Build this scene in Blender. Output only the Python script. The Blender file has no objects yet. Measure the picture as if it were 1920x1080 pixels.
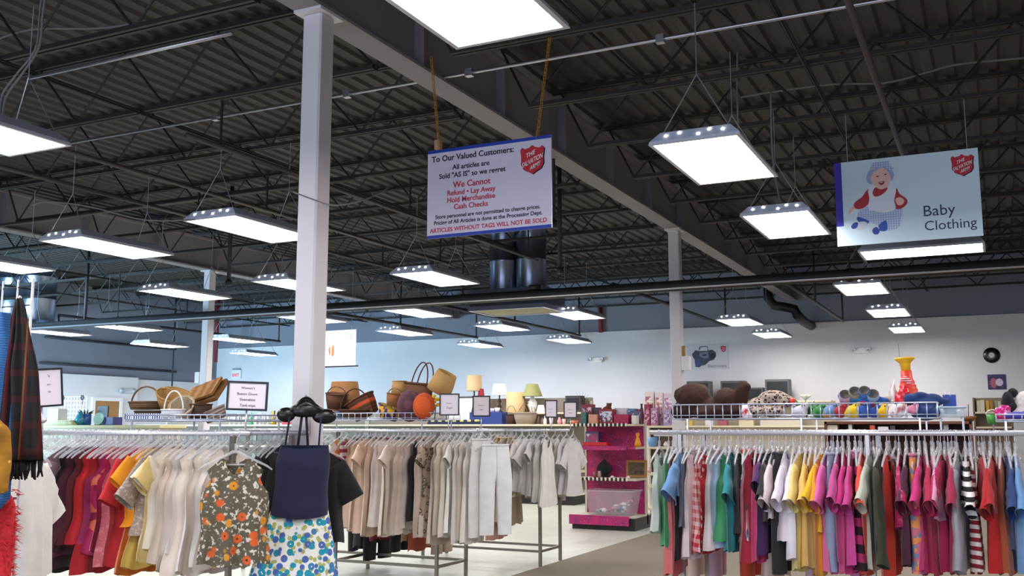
import bpy, math, random
from mathutils import Vector, Matrix
R = random.Random(7)
C = bpy.context.scene.collection
PI = math.pi

# ---------------------------------------------------------------- camera
F, CX, CY, CH = 1861.0, 960.0, 540.0, 1.45
PITCH, YAW = math.atan(260 / F), math.radians(25.97)
cam = bpy.data.cameras.new('camera')
cam.sensor_width = 36.0
cam.lens = 36.0 * F / 1920.0
cam.clip_end = 200
camo = bpy.data.objects.new('camera', cam)
C.objects.link(camo)
camo.location = (0, 0, CH)
camo.rotation_euler = (PI / 2 + PITCH, 0, YAW)
sc = bpy.context.scene
sc.camera = camo
sc.view_settings.view_transform = 'Standard'
sc.view_settings.look = 'None'
sc.view_settings.gamma = 1.0
sc.view_settings.use_curve_mapping = False
sc.view_settings.exposure = 0.62
LENS_POWER = 17.0
# ---------------------------------------------------------------- light
w = bpy.data.worlds.new('world')
sc.world = w
w.use_nodes = True
w.node_tree.nodes['Background'].inputs[0].default_value = (0.55, 0.75, 1.0, 1)
w.node_tree.nodes['Background'].inputs[1].default_value = 0.25


def area(name, loc, size, rot, power, col):
    l = bpy.data.lights.new(name, 'AREA')
    l.shape = 'RECTANGLE'
    l.size, l.size_y = size
    l.energy = power
    l.color = col
    o = bpy.data.objects.new(name, l)
    C.objects.link(o)
    o.location = loc
    o.rotation_euler = rot
    return o


# daylight through the shop front behind the camera and blue daylight from an added, unseen side bay
area('daylight_front', (-3.0, -7.7, 1.6), (12, 2.4), (PI / 2, 0, 0), 430, (0.66, 0.76, 1.0))
ds = area('daylight_side', (-18.1, 9.15, 1.75), (3.8, 2.2), (PI / 2 + 0.22, 0, -0.1), 470, (0.45, 0.75, 1.0))
ds.data.spread = math.radians(120)
# the rows of ceiling lamps carry on over and behind the camera
for (lx, ly) in ((1.2, 4.0), (1.2, 7.2), (-1.7, 0.9), (-4.0, 1.2), (-6.3, 1.0), (1.2, 0.9), (-1.7, -2.2), (-5.4, -2.2), (3.9, 10.5), (1.2, 13.9)):
    area('ceiling_lamp_light', (lx, ly, 3.3), (0.56, 1.15), (0, 0, 0), LENS_POWER * 3.1 * 0.56 * 1.15, (1.0, 0.945, 0.94))

# ---------------------------------------------------------------- pixel -> place


def ray(px, py):
    x, y = (px - CX) / F, (CY - py) / F
    f = math.cos(PITCH) - y * math.sin(PITCH)
    u = math.sin(PITCH) + y * math.cos(PITCH)
    return (-math.sin(YAW) * f + math.cos(YAW) * x, math.cos(YAW) * f + math.sin(YAW) * x, u)


def atz(px, py, z):
    a, b, u = ray(px, py)
    t = (z - CH) / u
    return (a * t, b * t)


def aty(px, py, y):
    a, b, u = ray(px, py)
    t = y / b
    return (a * t, CH + u * t)


def atx(px, py, x):
    a, b, u = ray(px, py)
    t = x / a
    return (b * t, CH + u * t)


# ---------------------------------------------------------------- materials


def lin(h):
    h = h.lstrip('#')
    o = []
    for i in (0, 2, 4):
        c = int(h[i:i + 2], 16) / 255
        o.append(c / 12.92 if c <= 0.04045 else ((c + 0.055) / 1.055) ** 2.4)
    return (o[0], o[1], o[2], 1)


MATS = {}


def mat(hexc, rough=0.7, metal=0.0, pat=None, hex2=None, hex3=None, scale=1.0, emit=0.0, alpha=None, trans=0.0):
    key = (hexc, rough, metal, pat, hex2, hex3, scale, emit, alpha, trans)
    if key in MATS:
        return MATS[key]
    m = bpy.data.materials.new('m_%s_%s' % (hexc.strip('#'), pat or 'plain'))
    m.use_nodes = True
    nt = m.node_tree
    N, L = nt.nodes, nt.links
    b = N['Principled BSDF']
    b.inputs['Base Color'].default_value = lin(hexc)
    b.inputs['Roughness'].default_value = rough
    b.inputs['Metallic'].default_value = metal
    if trans:
        b.inputs['Transmission Weight'].default_value = trans
    if alpha is not None:
        b.inputs['Alpha'].default_value = alpha
    if emit:
        b.inputs['Emission Color'].default_value = lin(hexc)
        b.inputs['Emission Strength'].default_value = emit

    def node(t, **k):
        n = N.new(t)
        for a, v in k.items():
            setattr(n, a, v)
        return n

    def mix(fac, c1, c2):
        n = node('ShaderNodeMix', data_type='RGBA')
        L.new(fac, n.inputs[0])
        for s, c in ((6, c1), (7, c2)):
            if isinstance(c, str):
                n.inputs[s].default_value = lin(c)
            else:
                L.new(c, n.inputs[s])
        return n.outputs[2]

    def step(val, th, soft=0.02):
        n = node('ShaderNodeMapRange')
        L.new(val, n.inputs[0])
        n.inputs[1].default_value = th - soft
        n.inputs[2].default_value = th + soft
        return n.outputs[0]

    tc = node('ShaderNodeTexCoord')
    obj = tc.outputs['Object']

    def sep():
        s = node('ShaderNodeSeparateXYZ')
        L.new(obj, s.inputs[0])
        return s

    def band(sock, freq, duty=0.5):
        a = node('ShaderNodeMath', operation='MULTIPLY')
        L.new(sock, a.inputs[0])
        a.inputs[1].default_value = freq
        c = node('ShaderNodeMath', operation='FRACT')
        L.new(a.outputs[0], c.inputs[0])
        d = node('ShaderNodeMath', operation='LESS_THAN')
        L.new(c.outputs[0], d.inputs[0])
        d.inputs[1].default_value = duty
        return d.outputs[0]

    def vor(s, feat='F1', rnd=1.0):
        v = node('ShaderNodeTexVoronoi', feature=feat)
        v.inputs['Scale'].default_value = s
        v.inputs['Randomness'].default_value = rnd
        L.new(obj, v.inputs['Vector'])
        return v

    def noise(s, d=3.0):
        n = node('ShaderNodeTexNoise')
        n.inputs['Scale'].default_value = s
        n.inputs['Detail'].default_value = d
        L.new(obj, n.inputs['Vector'])
        return n.outputs[0]

    col = None
    bump = None
    if pat == 'hstripe':
        col = mix(band(sep().outputs['Z'], 14 * scale), hexc, hex2)
    elif pat == 'vstripe':
        col = mix(band(sep().outputs['X'], 20 * scale), hexc, hex2)
    elif pat == 'gingham':
        s = sep()
        a = mix(band(s.outputs['X'], 12 * scale), hexc, hex2)
        c = mix(band(s.outputs['Z'], 12 * scale), hexc, hex2)
        n = node('ShaderNodeMix', data_type='RGBA')
        n.inputs[0].default_value = 0.5
        L.new(a, n.inputs[6])
        L.new(c, n.inputs[7])
        col = n.outputs[2]
    elif pat == 'plaid':
        s = sep()
        a = mix(band(s.outputs['X'], 11 * scale, 0.22), hexc, hex2)
        bb = mix(band(s.outputs['Z'], 7 * scale, 0.25), a, hex2)
        n = node('ShaderNodeMix', data_type='RGBA')
        n.inputs[0].default_value = 0.45
        L.new(a, n.inputs[6])
        L.new(bb, n.inputs[7])
        col = mix(band(s.outputs['X'], 5.5 * scale, 0.05), n.outputs[2], hex3)
    elif pat == 'floral':
        v = vor(13 * scale)
        nz = noise(38 * scale, 2)
        c0 = mix(step(nz, 0.59, 0.03), hexc, hex2)
        near = step(v.outputs['Distance'], 0.34, 0.05)
        sel = step(v.outputs['Color'], 0.5, 0.02)
        fl = mix(sel, hex3, mix(step(v.outputs['Color'], 0.25, 0.02), hex2, '#d9942c'))
        col = mix(near, fl, c0)
        core = step(v.outputs['Distance'], 0.10, 0.03)
        col = mix(core, '#4a3018', col)
    elif pat == 'petals':
        v = vor(13 * scale)
        v2 = vor(17 * scale)
        a = mix(step(v.outputs['Color'], 0.5, 0.01), hexc, hex2)
        base = mix(step(v2.outputs['Distance'], 0.42, 0.03), hex3, '#f2f4f1')
        col = mix(step(v.outputs['Distance'], 0.50, 0.03), a, base)
        col = mix(step(v.outputs['Distance'], 0.10, 0.03), '#eef2ee', col)
    elif pat == 'leopard':
        v = vor(22 * scale)
        ring = mix(step(v.outputs['Distance'], 0.44, 0.04), hex2, hexc)
        core = mix(step(v.outputs['Distance'], 0.2, 0.04), hex3 or hexc, ring)
        col = core
    elif pat == 'dots':
        v = vor(20 * scale, rnd=0.2)
        col = mix(step(v.outputs['Distance'], 0.30, 0.03), hex2, hexc)
    elif pat == 'speck':
        col = mix(step(noise(30 * scale, 4), 0.58, 0.06), hexc, hex2)
    elif pat == 'clouds':
        n = noise(6 * scale, 5)
        col = mix(step(n, 0.5, 0.13), hexc, hex2)
        if hex3:
            v = vor(26 * scale)
            col = mix(step(v.outputs['Distance'], 0.13, 0.04), hex3, col)
    elif pat == 'patches':
        v = vor(9 * scale)
        hs = node('ShaderNodeHueSaturation')
        a = mix(step(v.outputs['Color'], 0.42, 0.02), hexc, hex2)
        col = mix(step(noise(11 * scale, 1), 0.56, 0.02), a, hex3)
    elif pat == 'wicker':
        s = sep()
        wv = node('ShaderNodeTexWave', wave_type='BANDS', bands_direction='Z')
        wv.inputs['Scale'].default_value = 26 * scale
        wv.inputs['Distortion'].default_value = 2.5
        wv.inputs['Detail'].default_value = 2
        L.new(obj, wv.inputs['Vector'])
        col = mix(wv.outputs['Fac'], hex2, hexc)
        bump = wv.outputs['Fac']
    elif pat == 'wood':
        wv = node('ShaderNodeTexWave', wave_type='BANDS', bands_direction='Z')
        wv.inputs['Scale'].default_value = 5 * scale
        wv.inputs['Distortion'].default_value = 6
        wv.inputs['Detail'].default_value = 3
        L.new(obj, wv.inputs['Vector'])
        col = mix(wv.outputs['Fac'], hexc, hex2)
    elif pat == 'fur':
        n = noise(70 * scale, 4)
        col = mix(step(n, 0.5, 0.2), hexc, hex2)
        bump = n
    elif pat == 'knit':
        wv = node('ShaderNodeTexWave', wave_type='BANDS', bands_direction='Z')
        wv.inputs['Scale'].default_value = 22 * scale
        wv.inputs['Distortion'].default_value = 4
        L.new(obj, wv.inputs['Vector'])
        col = mix(wv.outputs['Fac'], hexc, hex2)
        bump = wv.outputs['Fac']
    elif pat == 'tiles':
        br = node('ShaderNodeTexBrick')
        br.offset = 0.0
        br.inputs['Scale'].default_value = 1.0
        br.inputs['Brick Width'].default_value = 0.305
        br.inputs['Row Height'].default_value = 0.305
        br.inputs['Mortar Size'].default_value = 0.0025
        br.inputs['Color1'].default_value = lin(hexc)
        br.inputs['Color2'].default_value = lin(hex2)
        br.inputs['Mortar'].default_value = lin(hex3)
        L.new(obj, br.inputs['Vector'])
        n = mix(step(noise(3, 4), 0.55, 0.2), br.outputs['Color'], hex2)
        col = n
    elif pat == 'carpet':
        n = noise(160, 3)
        col = mix(step(n, 0.5, 0.18), hexc, hex2)
        bump = n
    elif pat == 'paint':
        n = noise(0.8, 4)
        col = mix(step(n, 0.55, 0.3), hexc, hex2)
    elif pat == 'cloth':
        n = noise(9, 3)
        n2 = node('ShaderNodeHueSaturation')
        n2.inputs['Value'].default_value = 0.86
        n2.inputs['Color'].default_value = lin(hexc)
        col = mix(step(n, 0.5, 0.25), hexc, n2.outputs[0])
        bump = noise(420, 1)
    if col is not None:
        L.new(col, b.inputs['Base Color'])
    if bump is not None:
        bp = node('ShaderNodeBump')
        bp.inputs['Strength'].default_value = 0.35
        bp.inputs['Distance'].default_value = 0.004
        L.new(bump, bp.inputs['Height'])
        L.new(bp.outputs[0], b.inputs['Normal'])
    if pat in ('cloth',):
        b.inputs['Sheen Weight'].default_value = 0.15
    MATS[key] = m
    return m


def clear_mat(hexc, opaque=0.35, rough=0.15):
    """clear plastic: part see-through, part glossy"""
    key = ('clear', hexc, opaque, rough)
    if key in MATS:
        return MATS[key]
    m = bpy.data.materials.new('m_clear_' + hexc.strip('#'))
    m.use_nodes = True
    nt = m.node_tree
    b = nt.nodes['Principled BSDF']
    b.inputs['Base Color'].default_value = lin(hexc)
    b.inputs['Roughness'].default_value = rough
    b.inputs['Specular IOR Level'].default_value = 0.8
    t = nt.nodes.new('ShaderNodeBsdfTransparent')
    mx = nt.nodes.new('ShaderNodeMixShader')
    mx.inputs[0].default_value = opaque
    nt.links.new(t.outputs[0], mx.inputs[1])
    nt.links.new(b.outputs[0], mx.inputs[2])
    nt.links.new(mx.outputs[0], nt.nodes['Material Output'].inputs[0])
    MATS[key] = m
    return m


# ---------------------------------------------------------------- mesh building


class MB:
    def __init__(s):
        s.v, s.f, s.m = [], [], []

    def add(s, vs, fs, mi=0):
        o = len(s.v)
        s.v += [tuple(p) for p in vs]
        for f in fs:
            s.f.append(tuple(i + o for i in f))
            s.m.append(mi)

    def box(s, x0, y0, z0, x1, y1, z1, mi=0):
        s.add([(x0, y0, z0), (x1, y0, z0), (x1, y1, z0), (x0, y1, z0), (x0, y0, z1), (x1, y0, z1), (x1, y1, z1), (x0, y1, z1)],
              [(0, 3, 2, 1), (4, 5, 6, 7), (0, 1, 5, 4), (1, 2, 6, 5), (2, 3, 7, 6), (3, 0, 4, 7)], mi)
        return s

    def cbox(s, x0, y0, z0, x1, y1, z1, c=0.01, mi=0):
        """box with its upright edges and top rim chamfered"""
        c = min(c, (x1 - x0) * 0.3, (y1 - y0) * 0.3, (z1 - z0) * 0.3)
        def ring(z, k):
            a, b, d, e = x0 + k, y0 + k, x1 - k, y1 - k
            return [(a + c, b, z), (d - c, b, z), (d, b + c, z), (d, e - c, z), (d - c, e, z), (a + c, e, z), (a, e - c, z), (a, b + c, z)]
        rings = [ring(z0, c * 0.6), ring(z0 + c * 0.6, 0), ring(z1 - c * 0.6, 0), ring(z1, c * 0.6)]
        s.loft(rings, mi, True, True)
        return s

    def loft(s, rings, mi=0, cap0=False, cap1=False, closed=True):
        n = len(rings[0])
        vs = [p for r in rings for p in r]
        fs = []
        for i in range(len(rings) - 1):
            for j in range(n if closed else n - 1):
                k = (j + 1) % n
                fs.append((i * n + j, i * n + k, (i + 1) * n + k, (i + 1) * n + j))
        if cap0:
            fs.append(tuple(reversed(range(n))))
        if cap1:
            fs.append(tuple((len(rings) - 1) * n + j for j in range(n)))
        s.add(vs, fs, mi)
        return s

    def tube(s, pts, r, n=6, mi=0, caps=True):
        pts = [Vector(p) for p in pts]
        rr = r if isinstance(r, (list, tuple)) else [r] * len(pts)
        rings = []
        up = None
        for i, p in enumerate(pts):
            a = pts[max(0, i - 1)]
            c = pts[min(len(pts) - 1, i + 1)]
            t = (c - a)
            if t.length < 1e-9:
                t = Vector((0, 0, 1))
            t.normalize()
            if up is None:
                up = Vector((0, 0, 1)) if abs(t.z) < 0.9 else Vector((1, 0, 0))
            x = t.cross(up)
            if x.length < 1e-6:
                x = t.orthogonal()
            x.normalize()
            y = x.cross(t)
            y.normalize()
            up = y
            rings.append([tuple(p + (x * math.cos(2 * PI * k / n) + y * math.sin(2 * PI * k / n)) * rr[i]) for k in range(n)])
        s.loft(rings, mi, caps, caps)
        return s

    def lathe(s, prof, n=20, c=(0, 0, 0), mi=0, sx=1.0, sy=1.0, cap0=False, cap1=False):
        rings = [[(c[0] + r * sx * math.cos(2 * PI * k / n), c[1] + r * sy * math.sin(2 * PI * k / n), c[2] + z) for k in range(n)] for r, z in prof]
        s.loft(rings, mi, cap0, cap1)
        return s

    def ball(s, c, r, n=14, m=9, mi=0):
        rx, ry, rz = r if isinstance(r, (list, tuple)) else (r, r, r)
        rings = []
        for i in range(m + 1):
            a = -PI / 2 + PI * i / m
            q = max(math.cos(a), 0.02)
            rings.append([(c[0] + rx * q * math.cos(2 * PI * k / n), c[1] + ry * q * math.sin(2 * PI * k / n), c[2] + rz * math.sin(a)) for k in range(n)])
        s.loft(rings, mi, True, True)
        return s

    def prism(s, poly, y0, y1, mi=0):
        """poly of (x, z); extruded in y"""
        n = len(poly)
        vs = [(x, y0, z) for x, z in poly] + [(x, y1, z) for x, z in poly]
        fs = [tuple(range(n)), tuple(reversed(range(n, 2 * n)))]
        fs += [(i, i + n, (i + 1) % n + n, (i + 1) % n) for i in range(n)]
        s.add(vs, fs, mi)
        return s

    def xf(s, mtx):
        s.v = [tuple(mtx @ Vector(p)) for p in s.v]
        return s

    def build(s, name, mats, parent=None, smooth=False, loc=None, rotz=0.0, mods=None, merge=False):
        me = bpy.data.meshes.new(name)
        me.from_pydata(s.v, [], s.f)
        if not isinstance(mats, (list, tuple)):
            mats = [mats]
        for m in mats:
            me.materials.append(m)
        for p, i in zip(me.polygons, s.m):
            p.material_index = i
            p.use_smooth = smooth
        if merge:
            import bmesh
            b = bmesh.new()
            b.from_mesh(me)
            bmesh.ops.remove_doubles(b, verts=b.verts, dist=1e-4)
            b.to_mesh(me)
            b.free()
        me.update()
        o = bpy.data.objects.new(name, me)
        C.objects.link(o)
        if parent:
            o.parent = parent
        if loc:
            o.location = loc
        o.rotation_euler = (0, 0, rotz)
        return o


LABELS = {}


def tag(o, label, cat, group=None, kind=None):
    o['label'] = label
    o['category'] = cat
    if group:
        o['group'] = group
    if kind:
        o['kind'] = kind
    LABELS.setdefault(label, []).append(group)
    return o


def thing(name, label, cat, loc=(0, 0, 0), rotz=0.0, group=None, rot=None):
    o = bpy.data.objects.new(name, None)
    o.empty_display_size = 0.1
    C.objects.link(o)
    o.location = loc
    o.rotation_euler = rot if rot else (0, 0, rotz)
    return tag(o, label, cat, group)


def struct(o, label=None, cat=None):
    o['kind'] = 'structure'
    if label:
        o['label'] = label
        o['category'] = cat
    return o


def copy_tree(o, parent=None, deep=True):
    c = o.copy()
    C.objects.link(c)
    c.parent = parent
    if deep:
        for ch in list(o.children):
            copy_tree(ch, c)
    return c


def text_geo(body, bold=0.0):
    cu = bpy.data.curves.new('t', 'FONT')
    cu.body = body
    cu.align_x = 'CENTER'
    cu.offset = bold
    cu.resolution_u = 3
    o = bpy.data.objects.new('t', cu)
    C.objects.link(o)
    bpy.context.view_layer.update()
    dg = bpy.context.evaluated_depsgraph_get()
    me = bpy.data.meshes.new_from_object(o.evaluated_get(dg))
    vs = [tuple(v.co) for v in me.vertices]
    fs = [tuple(p.vertices) for p in me.polygons]
    bpy.data.objects.remove(o)
    bpy.data.meshes.remove(me)
    return vs, fs


def put_text(mb, body, x0, x1, z, y, bold=0.012, shear=0.0, slope=0.0, mi=0, height=None):
    """text in the x-z plane at depth y facing -y, fitted between x0 and x1 with its baseline at z"""
    vs, fs = text_geo(body, bold)
    a = min(v[0] for v in vs)
    b = max(v[0] for v in vs)
    k = (x1 - x0) / (b - a)
    kz = k if height is None else height / max(v[1] for v in vs)
    out = []
    for v in vs:
        xx = x0 + (v[0] - a) * k + shear * v[1] * kz
        out.append((xx, y, z + v[1] * kz + slope * (xx - (x0 + x1) / 2)))
    mb.add(out, fs, mi)


WHITE = mat('#e9e8e6', 0.6)
CHROME = mat('#dcdfe6', 0.3, 0.6)
STEEL = mat('#9b968f', 0.35, 1.0)
BLACKM = mat('#17171a', 0.45)
GREYM = mat('#8d93a3', 0.45, 0.3)
# ================================================================ the building
DECK_Z, BEAM_Z, CHORD_Z = 4.95, 4.2, 4.27
WALL_Y, LEFT_X, RIGHT_X, FRONT_Y = 22.25, -20.4, 7.5, -8.0
TILE_X = -4.4

f = MB()
f.box(LEFT_X, FRONT_Y, -0.12, TILE_X, WALL_Y, 0.0)
struct(f.build('floor', mat('#cfd2c6', 0.35, pat='tiles', hex2='#c2c6ba', hex3='#a5a69c')), 'pale green-white vinyl tile floor under the racks', 'floor')
f = MB()
f.box(TILE_X, FRONT_Y, -0.12, RIGHT_X, WALL_Y, 0.003)
struct(f.build('floor_carpet', mat('#8b8172', 0.95, pat='carpet', hex2='#786f61')), 'brown-grey carpet beside the tiled floor', 'carpet')

# corrugated roof deck, ribs running away from the camera
f = MB()
pts = []
x = LEFT_X - 0.2
per = 0.19
while x < RIGHT_X + 0.2:
    pts += [(x, 0.0), (x + 0.075, 0.0), (x + 0.1, 0.03), (x + 0.165, 0.03)]
    x += per
vs = []
for (px_, dz) in pts:
    vs += [(px_, FRONT_Y, DECK_Z + dz), (px_, WALL_Y, DECK_Z + dz)]
f.add(vs, [(2 * i, 2 * i + 1, 2 * i + 3, 2 * i + 2) for i in range(len(pts) - 1)])
struct(f.build('ceiling', mat('#423d3b', 0.65, 0.1, pat='paint', hex2='#393533')), 'dark corrugated steel roof deck', 'ceiling')

wallm = mat('#dfdfe2', 0.75, pat='paint', hex2='#d6d6da')
greyw = mat('#878b98', 0.8, pat='paint', hex2='#7d818e')
f = MB()
f.box(LEFT_X, WALL_Y, 0, RIGHT_X, WALL_Y + 0.2, 3.70)
struct(f.build('wall_back', wallm), 'white back wall of the shop', 'wall')
f = MB()
f.box(LEFT_X, WALL_Y + 0.03, 3.70, RIGHT_X, WALL_Y + 0.2, DECK_Z + 0.1)
struct(f.build('wall_back_upper', greyw), 'grey painted band at the top of the back wall', 'wall')
f = MB()
f.box(LEFT_X - 0.2, FRONT_Y, 0, LEFT_X, WALL_Y + 0.2, DECK_Z + 0.1)
struct(f.build('wall_left', greyw), 'grey side wall above the white partition', 'wall')
f = MB()
y0 = atx(115, 700, LEFT_X + 0.09)[0]
f.box(LEFT_X, 15.0, 0, LEFT_X + 0.09, WALL_Y, 2.68)
f.box(LEFT_X + 0.09, 15.0, 0, LEFT_X + 0.14, 19.2, 2.72)
struct(f.build('wall_partition', wallm), 'low white partition in front of the grey side wall', 'wall')
f = MB()
f.box(RIGHT_X, FRONT_Y, 0, RIGHT_X + 0.2, WALL_Y + 0.2, DECK_Z + 0.1)
struct(f.build('wall_right', wallm))
f = MB()
f.box(LEFT_X, FRONT_Y - 0.2, 0, -9.2, FRONT_Y, DECK_Z)
f.box(3.2, FRONT_Y - 0.2, 0, RIGHT_X, FRONT_Y, DECK_Z)
f.box(-9.2, FRONT_Y - 0.2, 3.0, 3.2, FRONT_Y, DECK_Z)
f.box(-9.2, FRONT_Y - 0.2, 0, 3.2, FRONT_Y, 0.3)
struct(f.build('wall_front', wallm))

# columns, beams
colm = mat('#d9d6da', 0.55, pat='paint', hex2='#d2cfd3')
beamm = mat('#888286', 0.6, 0.0, pat='paint', hex2='#7c777a')
COLS = [(-3.96, 5.16, 'white square steel column nearest the camera, behind the navy top'),
        (-3.96, 13.36, 'white square column with a junction box, behind the stuffed bear'),
        (-12.5, 13.37, 'slim white column farthest back, behind the small baskets')]
for (cx, cy, lab) in COLS:
    f = MB()
    f.cbox(cx - 0.076, cy - 0.076, 0, cx + 0.076, cy + 0.076, BEAM_Z - 0.02, 0.012)
    f.box(cx - 0.12, cy - 0.12, 0, cx + 0.12, cy + 0.12, 0.02)
    f.box(cx - 0.11, cy - 0.13, BEAM_Z - 0.02, cx + 0.11, cy + 0.13, BEAM_Z)
    struct(f.build('column', colm), lab, 'column')
for bx in (-3.96, -12.5, 4.6):
    f = MB()
    f.box(bx - 0.11, FRONT_Y, BEAM_Z, bx + 0.11, WALL_Y, BEAM_Z + 0.025)
    f.box(bx - 0.012, FRONT_Y, BEAM_Z + 0.025, bx + 0.012, WALL_Y, BEAM_Z + 0.53)
    f.box(bx - 0.11, FRONT_Y, BEAM_Z + 0.53, bx + 0.11, WALL_Y, BEAM_Z + 0.555)
    for k in range(-4, 16):
        yy = 0.68 + 1.42 * k
        f.box(bx - 0.1, yy - 0.006, BEAM_Z + 0.025, bx + 0.1, yy + 0.006, BEAM_Z + 0.53)
    struct(f.build('roof_beam', beamm), {-3.96: 'large steel roof beam over the near white column', -12.5: 'steel roof beam over the slim far column', 4.6: 'steel roof beam above the side of the shop'}[bx], 'beam')

# open-web joists spanning from beam to beam
joistm = mat('#2b2826', 0.65, 0.1)


def joist_mesh(span):
    f = MB()
    h = DECK_Z - CHORD_Z - 0.02
    a = span - 0.0
    for s in (-1, 1):
        f.box(0.0, s * 0.012 - 0.012 * (s > 0) * 0 - (0.03 if s < 0 else 0.0), h - 0.04, a, s * 0.012 + (0.03 if s > 0 else 0.0), h)
    for s in (-1, 1):
        y0_, y1_ = (0.010, 0.04) if s > 0 else (-0.04, -0.010)
        f.box(0.35, y0_, 0, a - 0.35, y1_, 0.035)
    n = int(round((a - 0.7) / 1.15))
    st = (a - 0.7) / n
    f.tube([(0.05, 0, h - 0.03), (0.35, 0, 0.02)], 0.012, 5)
    for k in range(n):
        x0_ = 0.35 + k * st
        f.tube([(x0_, 0, 0.02), (x0_ + st / 2, 0, h - 0.03)], 0.012, 5)
        f.tube([(x0_ + st / 2, 0, h - 0.03), (x0_ + st, 0, 0.02)], 0.012, 5)
    f.tube([(a - 0.05, 0, h - 0.03), (a - 0.35, 0, 0.02)], 0.012, 5)
    return f


bays = [(-12.5, -3.96), (-3.96, 4.6), (LEFT_X, -12.5)]
for (xa, xb) in bays:
    proto = None
    for k in range(0, 16):
        yy = 0.68 + 1.42 * k
        if yy > WALL_Y - 0.15:
            continue
        if proto is None:
            proto = joist_mesh(xb - xa).build('roof_joist', joistm)
            o = proto
        else:
            o = proto.copy()
            C.objects.link(o)
        o.location = (xa, yy, CHORD_Z)
        struct(o)
# bridging lines across the joists
for i, bx in enumerate((-1.2, 1.6, -6.8, -9.6, -15.2, -17.8)):
    f = MB()
    f.box(bx - 0.018, 0.5, CHORD_Z - 0.012, bx + 0.018, WALL_Y, CHORD_Z)
    f.box(bx - 0.002, 0.5, CHORD_Z - 0.03, bx + 0.002, WALL_Y, CHORD_Z)
    struct(f.build('trim_%d' % (i + 1), joistm))

# door in the partition, window frame of the added bay, shop-front window
x0, z1 = None, None
ya = atx(176, 765, LEFT_X + 0.14)[0]
yb = atx(222, 765, LEFT_X + 0.14)[0]
zt = atx(200, 752, LEFT_X + 0.14)[1]
d = struct(MB().box(LEFT_X + 0.14, ya, 0, LEFT_X + 0.17, yb, zt).build('door_1', mat('#a87b45', 0.5, pat='wood', hex2='#99703e')), 'brown wooden door in the white partition', 'door')
f = MB()
f.box(LEFT_X + 0.14, ya - 0.09, 0, LEFT_X + 0.19, ya, zt + 0.09)
f.box(LEFT_X + 0.14, yb, 0, LEFT_X + 0.19, yb + 0.09, zt + 0.09)
f.box(LEFT_X + 0.14, ya, zt, LEFT_X + 0.19, yb, zt + 0.09)
f.build('door_frame', WHITE, d)
MB().lathe([(0.0, 0), (0.03, 0.01), (0.035, 0.03), (0.0, 0.05)], 10, (0, 0, 0)).xf(Matrix.Translation((LEFT_X + 0.17, ya + 0.1, 1.0)) @ Matrix.Rotation(PI / 2, 4, 'Y')).build('door_handle', CHROME, d)
f = MB()  # unseen bay, added so blue daylight reaches the far back corner
f.box(LEFT_X, 8.95, 0, -20.1, 9.1, DECK_Z)
f.box(-16.1, 8.95, 0, -15.9, 9.1, DECK_Z)
f.box(-20.1, 8.95, 0, -16.1, 9.1, 0.55)
f.box(-20.1, 8.95, 2.95, -16.1, 9.1, DECK_Z)
struct(f.build('wall_added_bay', greyw), 'grey out-of-view wall added to hold the side daylight', 'wall')
f = MB()
for xx in (-20.1, -18.8, -17.5, -16.18):
    f.box(xx, 8.98, 0.55, xx + 0.08, 9.06, 2.95)
f.box(-20.1, 8.98, 0.55, -16.1, 9.06, 0.62)
f.box(-20.1, 8.98, 2.88, -16.1, 9.06, 2.95)
struct(f.build('window_added_bay', mat('#8f9496', 0.4, 0.6)), 'out-of-view window frame added around the side daylight', 'window')
f = MB()
for xx in (-9.2, -6.1, -3.0, 0.1, 3.12):
    f.box(xx, FRONT_Y - 0.1, 0.3, xx + 0.08, FRONT_Y - 0.02, 3.0)
f.box(-9.2, FRONT_Y - 0.1, 0.3, 3.2, FRONT_Y - 0.02, 0.38)
f.box(-9.2, FRONT_Y - 0.1, 2.92, 3.2, FRONT_Y - 0.02, 3.0)
struct(f.build('window_2', mat('#8f9496', 0.4, 0.6)))

# ================================================================ pipes, ducts, cables
pipem = mat('#2b2a2c', 0.6, 0.0)
silverm = mat('#b8b8bd', 0.35, 0.9)
cablem = mat('#7d7b7c', 0.6)


def pipe(name, pts, r, m, label, cat='pipe', group=None, n=8, hang=None):
    o = MB().tube(pts, r, n).build(name, m, None, True)
    tag(o, label, cat, group)
    if hang:
        for (hx, hy, hz) in hang:
            h = MB()
            h.tube([(hx, hy, hz), (hx, hy, CHORD_Z + 0.02)], 0.012, 5)
            h.tube([(hx + (r + 0.01) * math.cos(a * PI / 6), hy, hz + (r + 0.01) * math.sin(a * PI / 6)) for a in range(12)] + [(hx + r + 0.01, hy, hz)], 0.008, 4)
            h.build('pipe_hanger', joistm, o)
    return o


PY, PZ = 13.08, 3.36
pm = pipe('sprinkler_main', [(LEFT_X + 0.02, PY, PZ), (-12.7, PY, PZ), (-4.2, PY, PZ), (RIGHT_X - 0.02, PY, PZ)], 0.075, pipem,
          'thick dark sprinkler main crossing the whole shop below the joists', 'pipe', None, 12,
          [(x_, PY, PZ) for x_ in (-18.6, -14.4, -10.0, -7.2, -1.6, 1.2)])
MB().tube([(-6.0, PY, PZ + 0.075), (-6.0, PY, PZ + 0.14)], 0.09, 10).build('coupling', pipem, pm, True)
pipe('conduit', [(LEFT_X + 0.02, PY - 0.16, PZ - 0.05), (-2.0, PY - 0.16, PZ - 0.05), (RIGHT_X - 0.02, PY - 0.16, PZ - 0.05)], 0.02, silverm,
     'thin grey conduit running just under the thick dark sprinkler main', 'conduit', None, 6)
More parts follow.
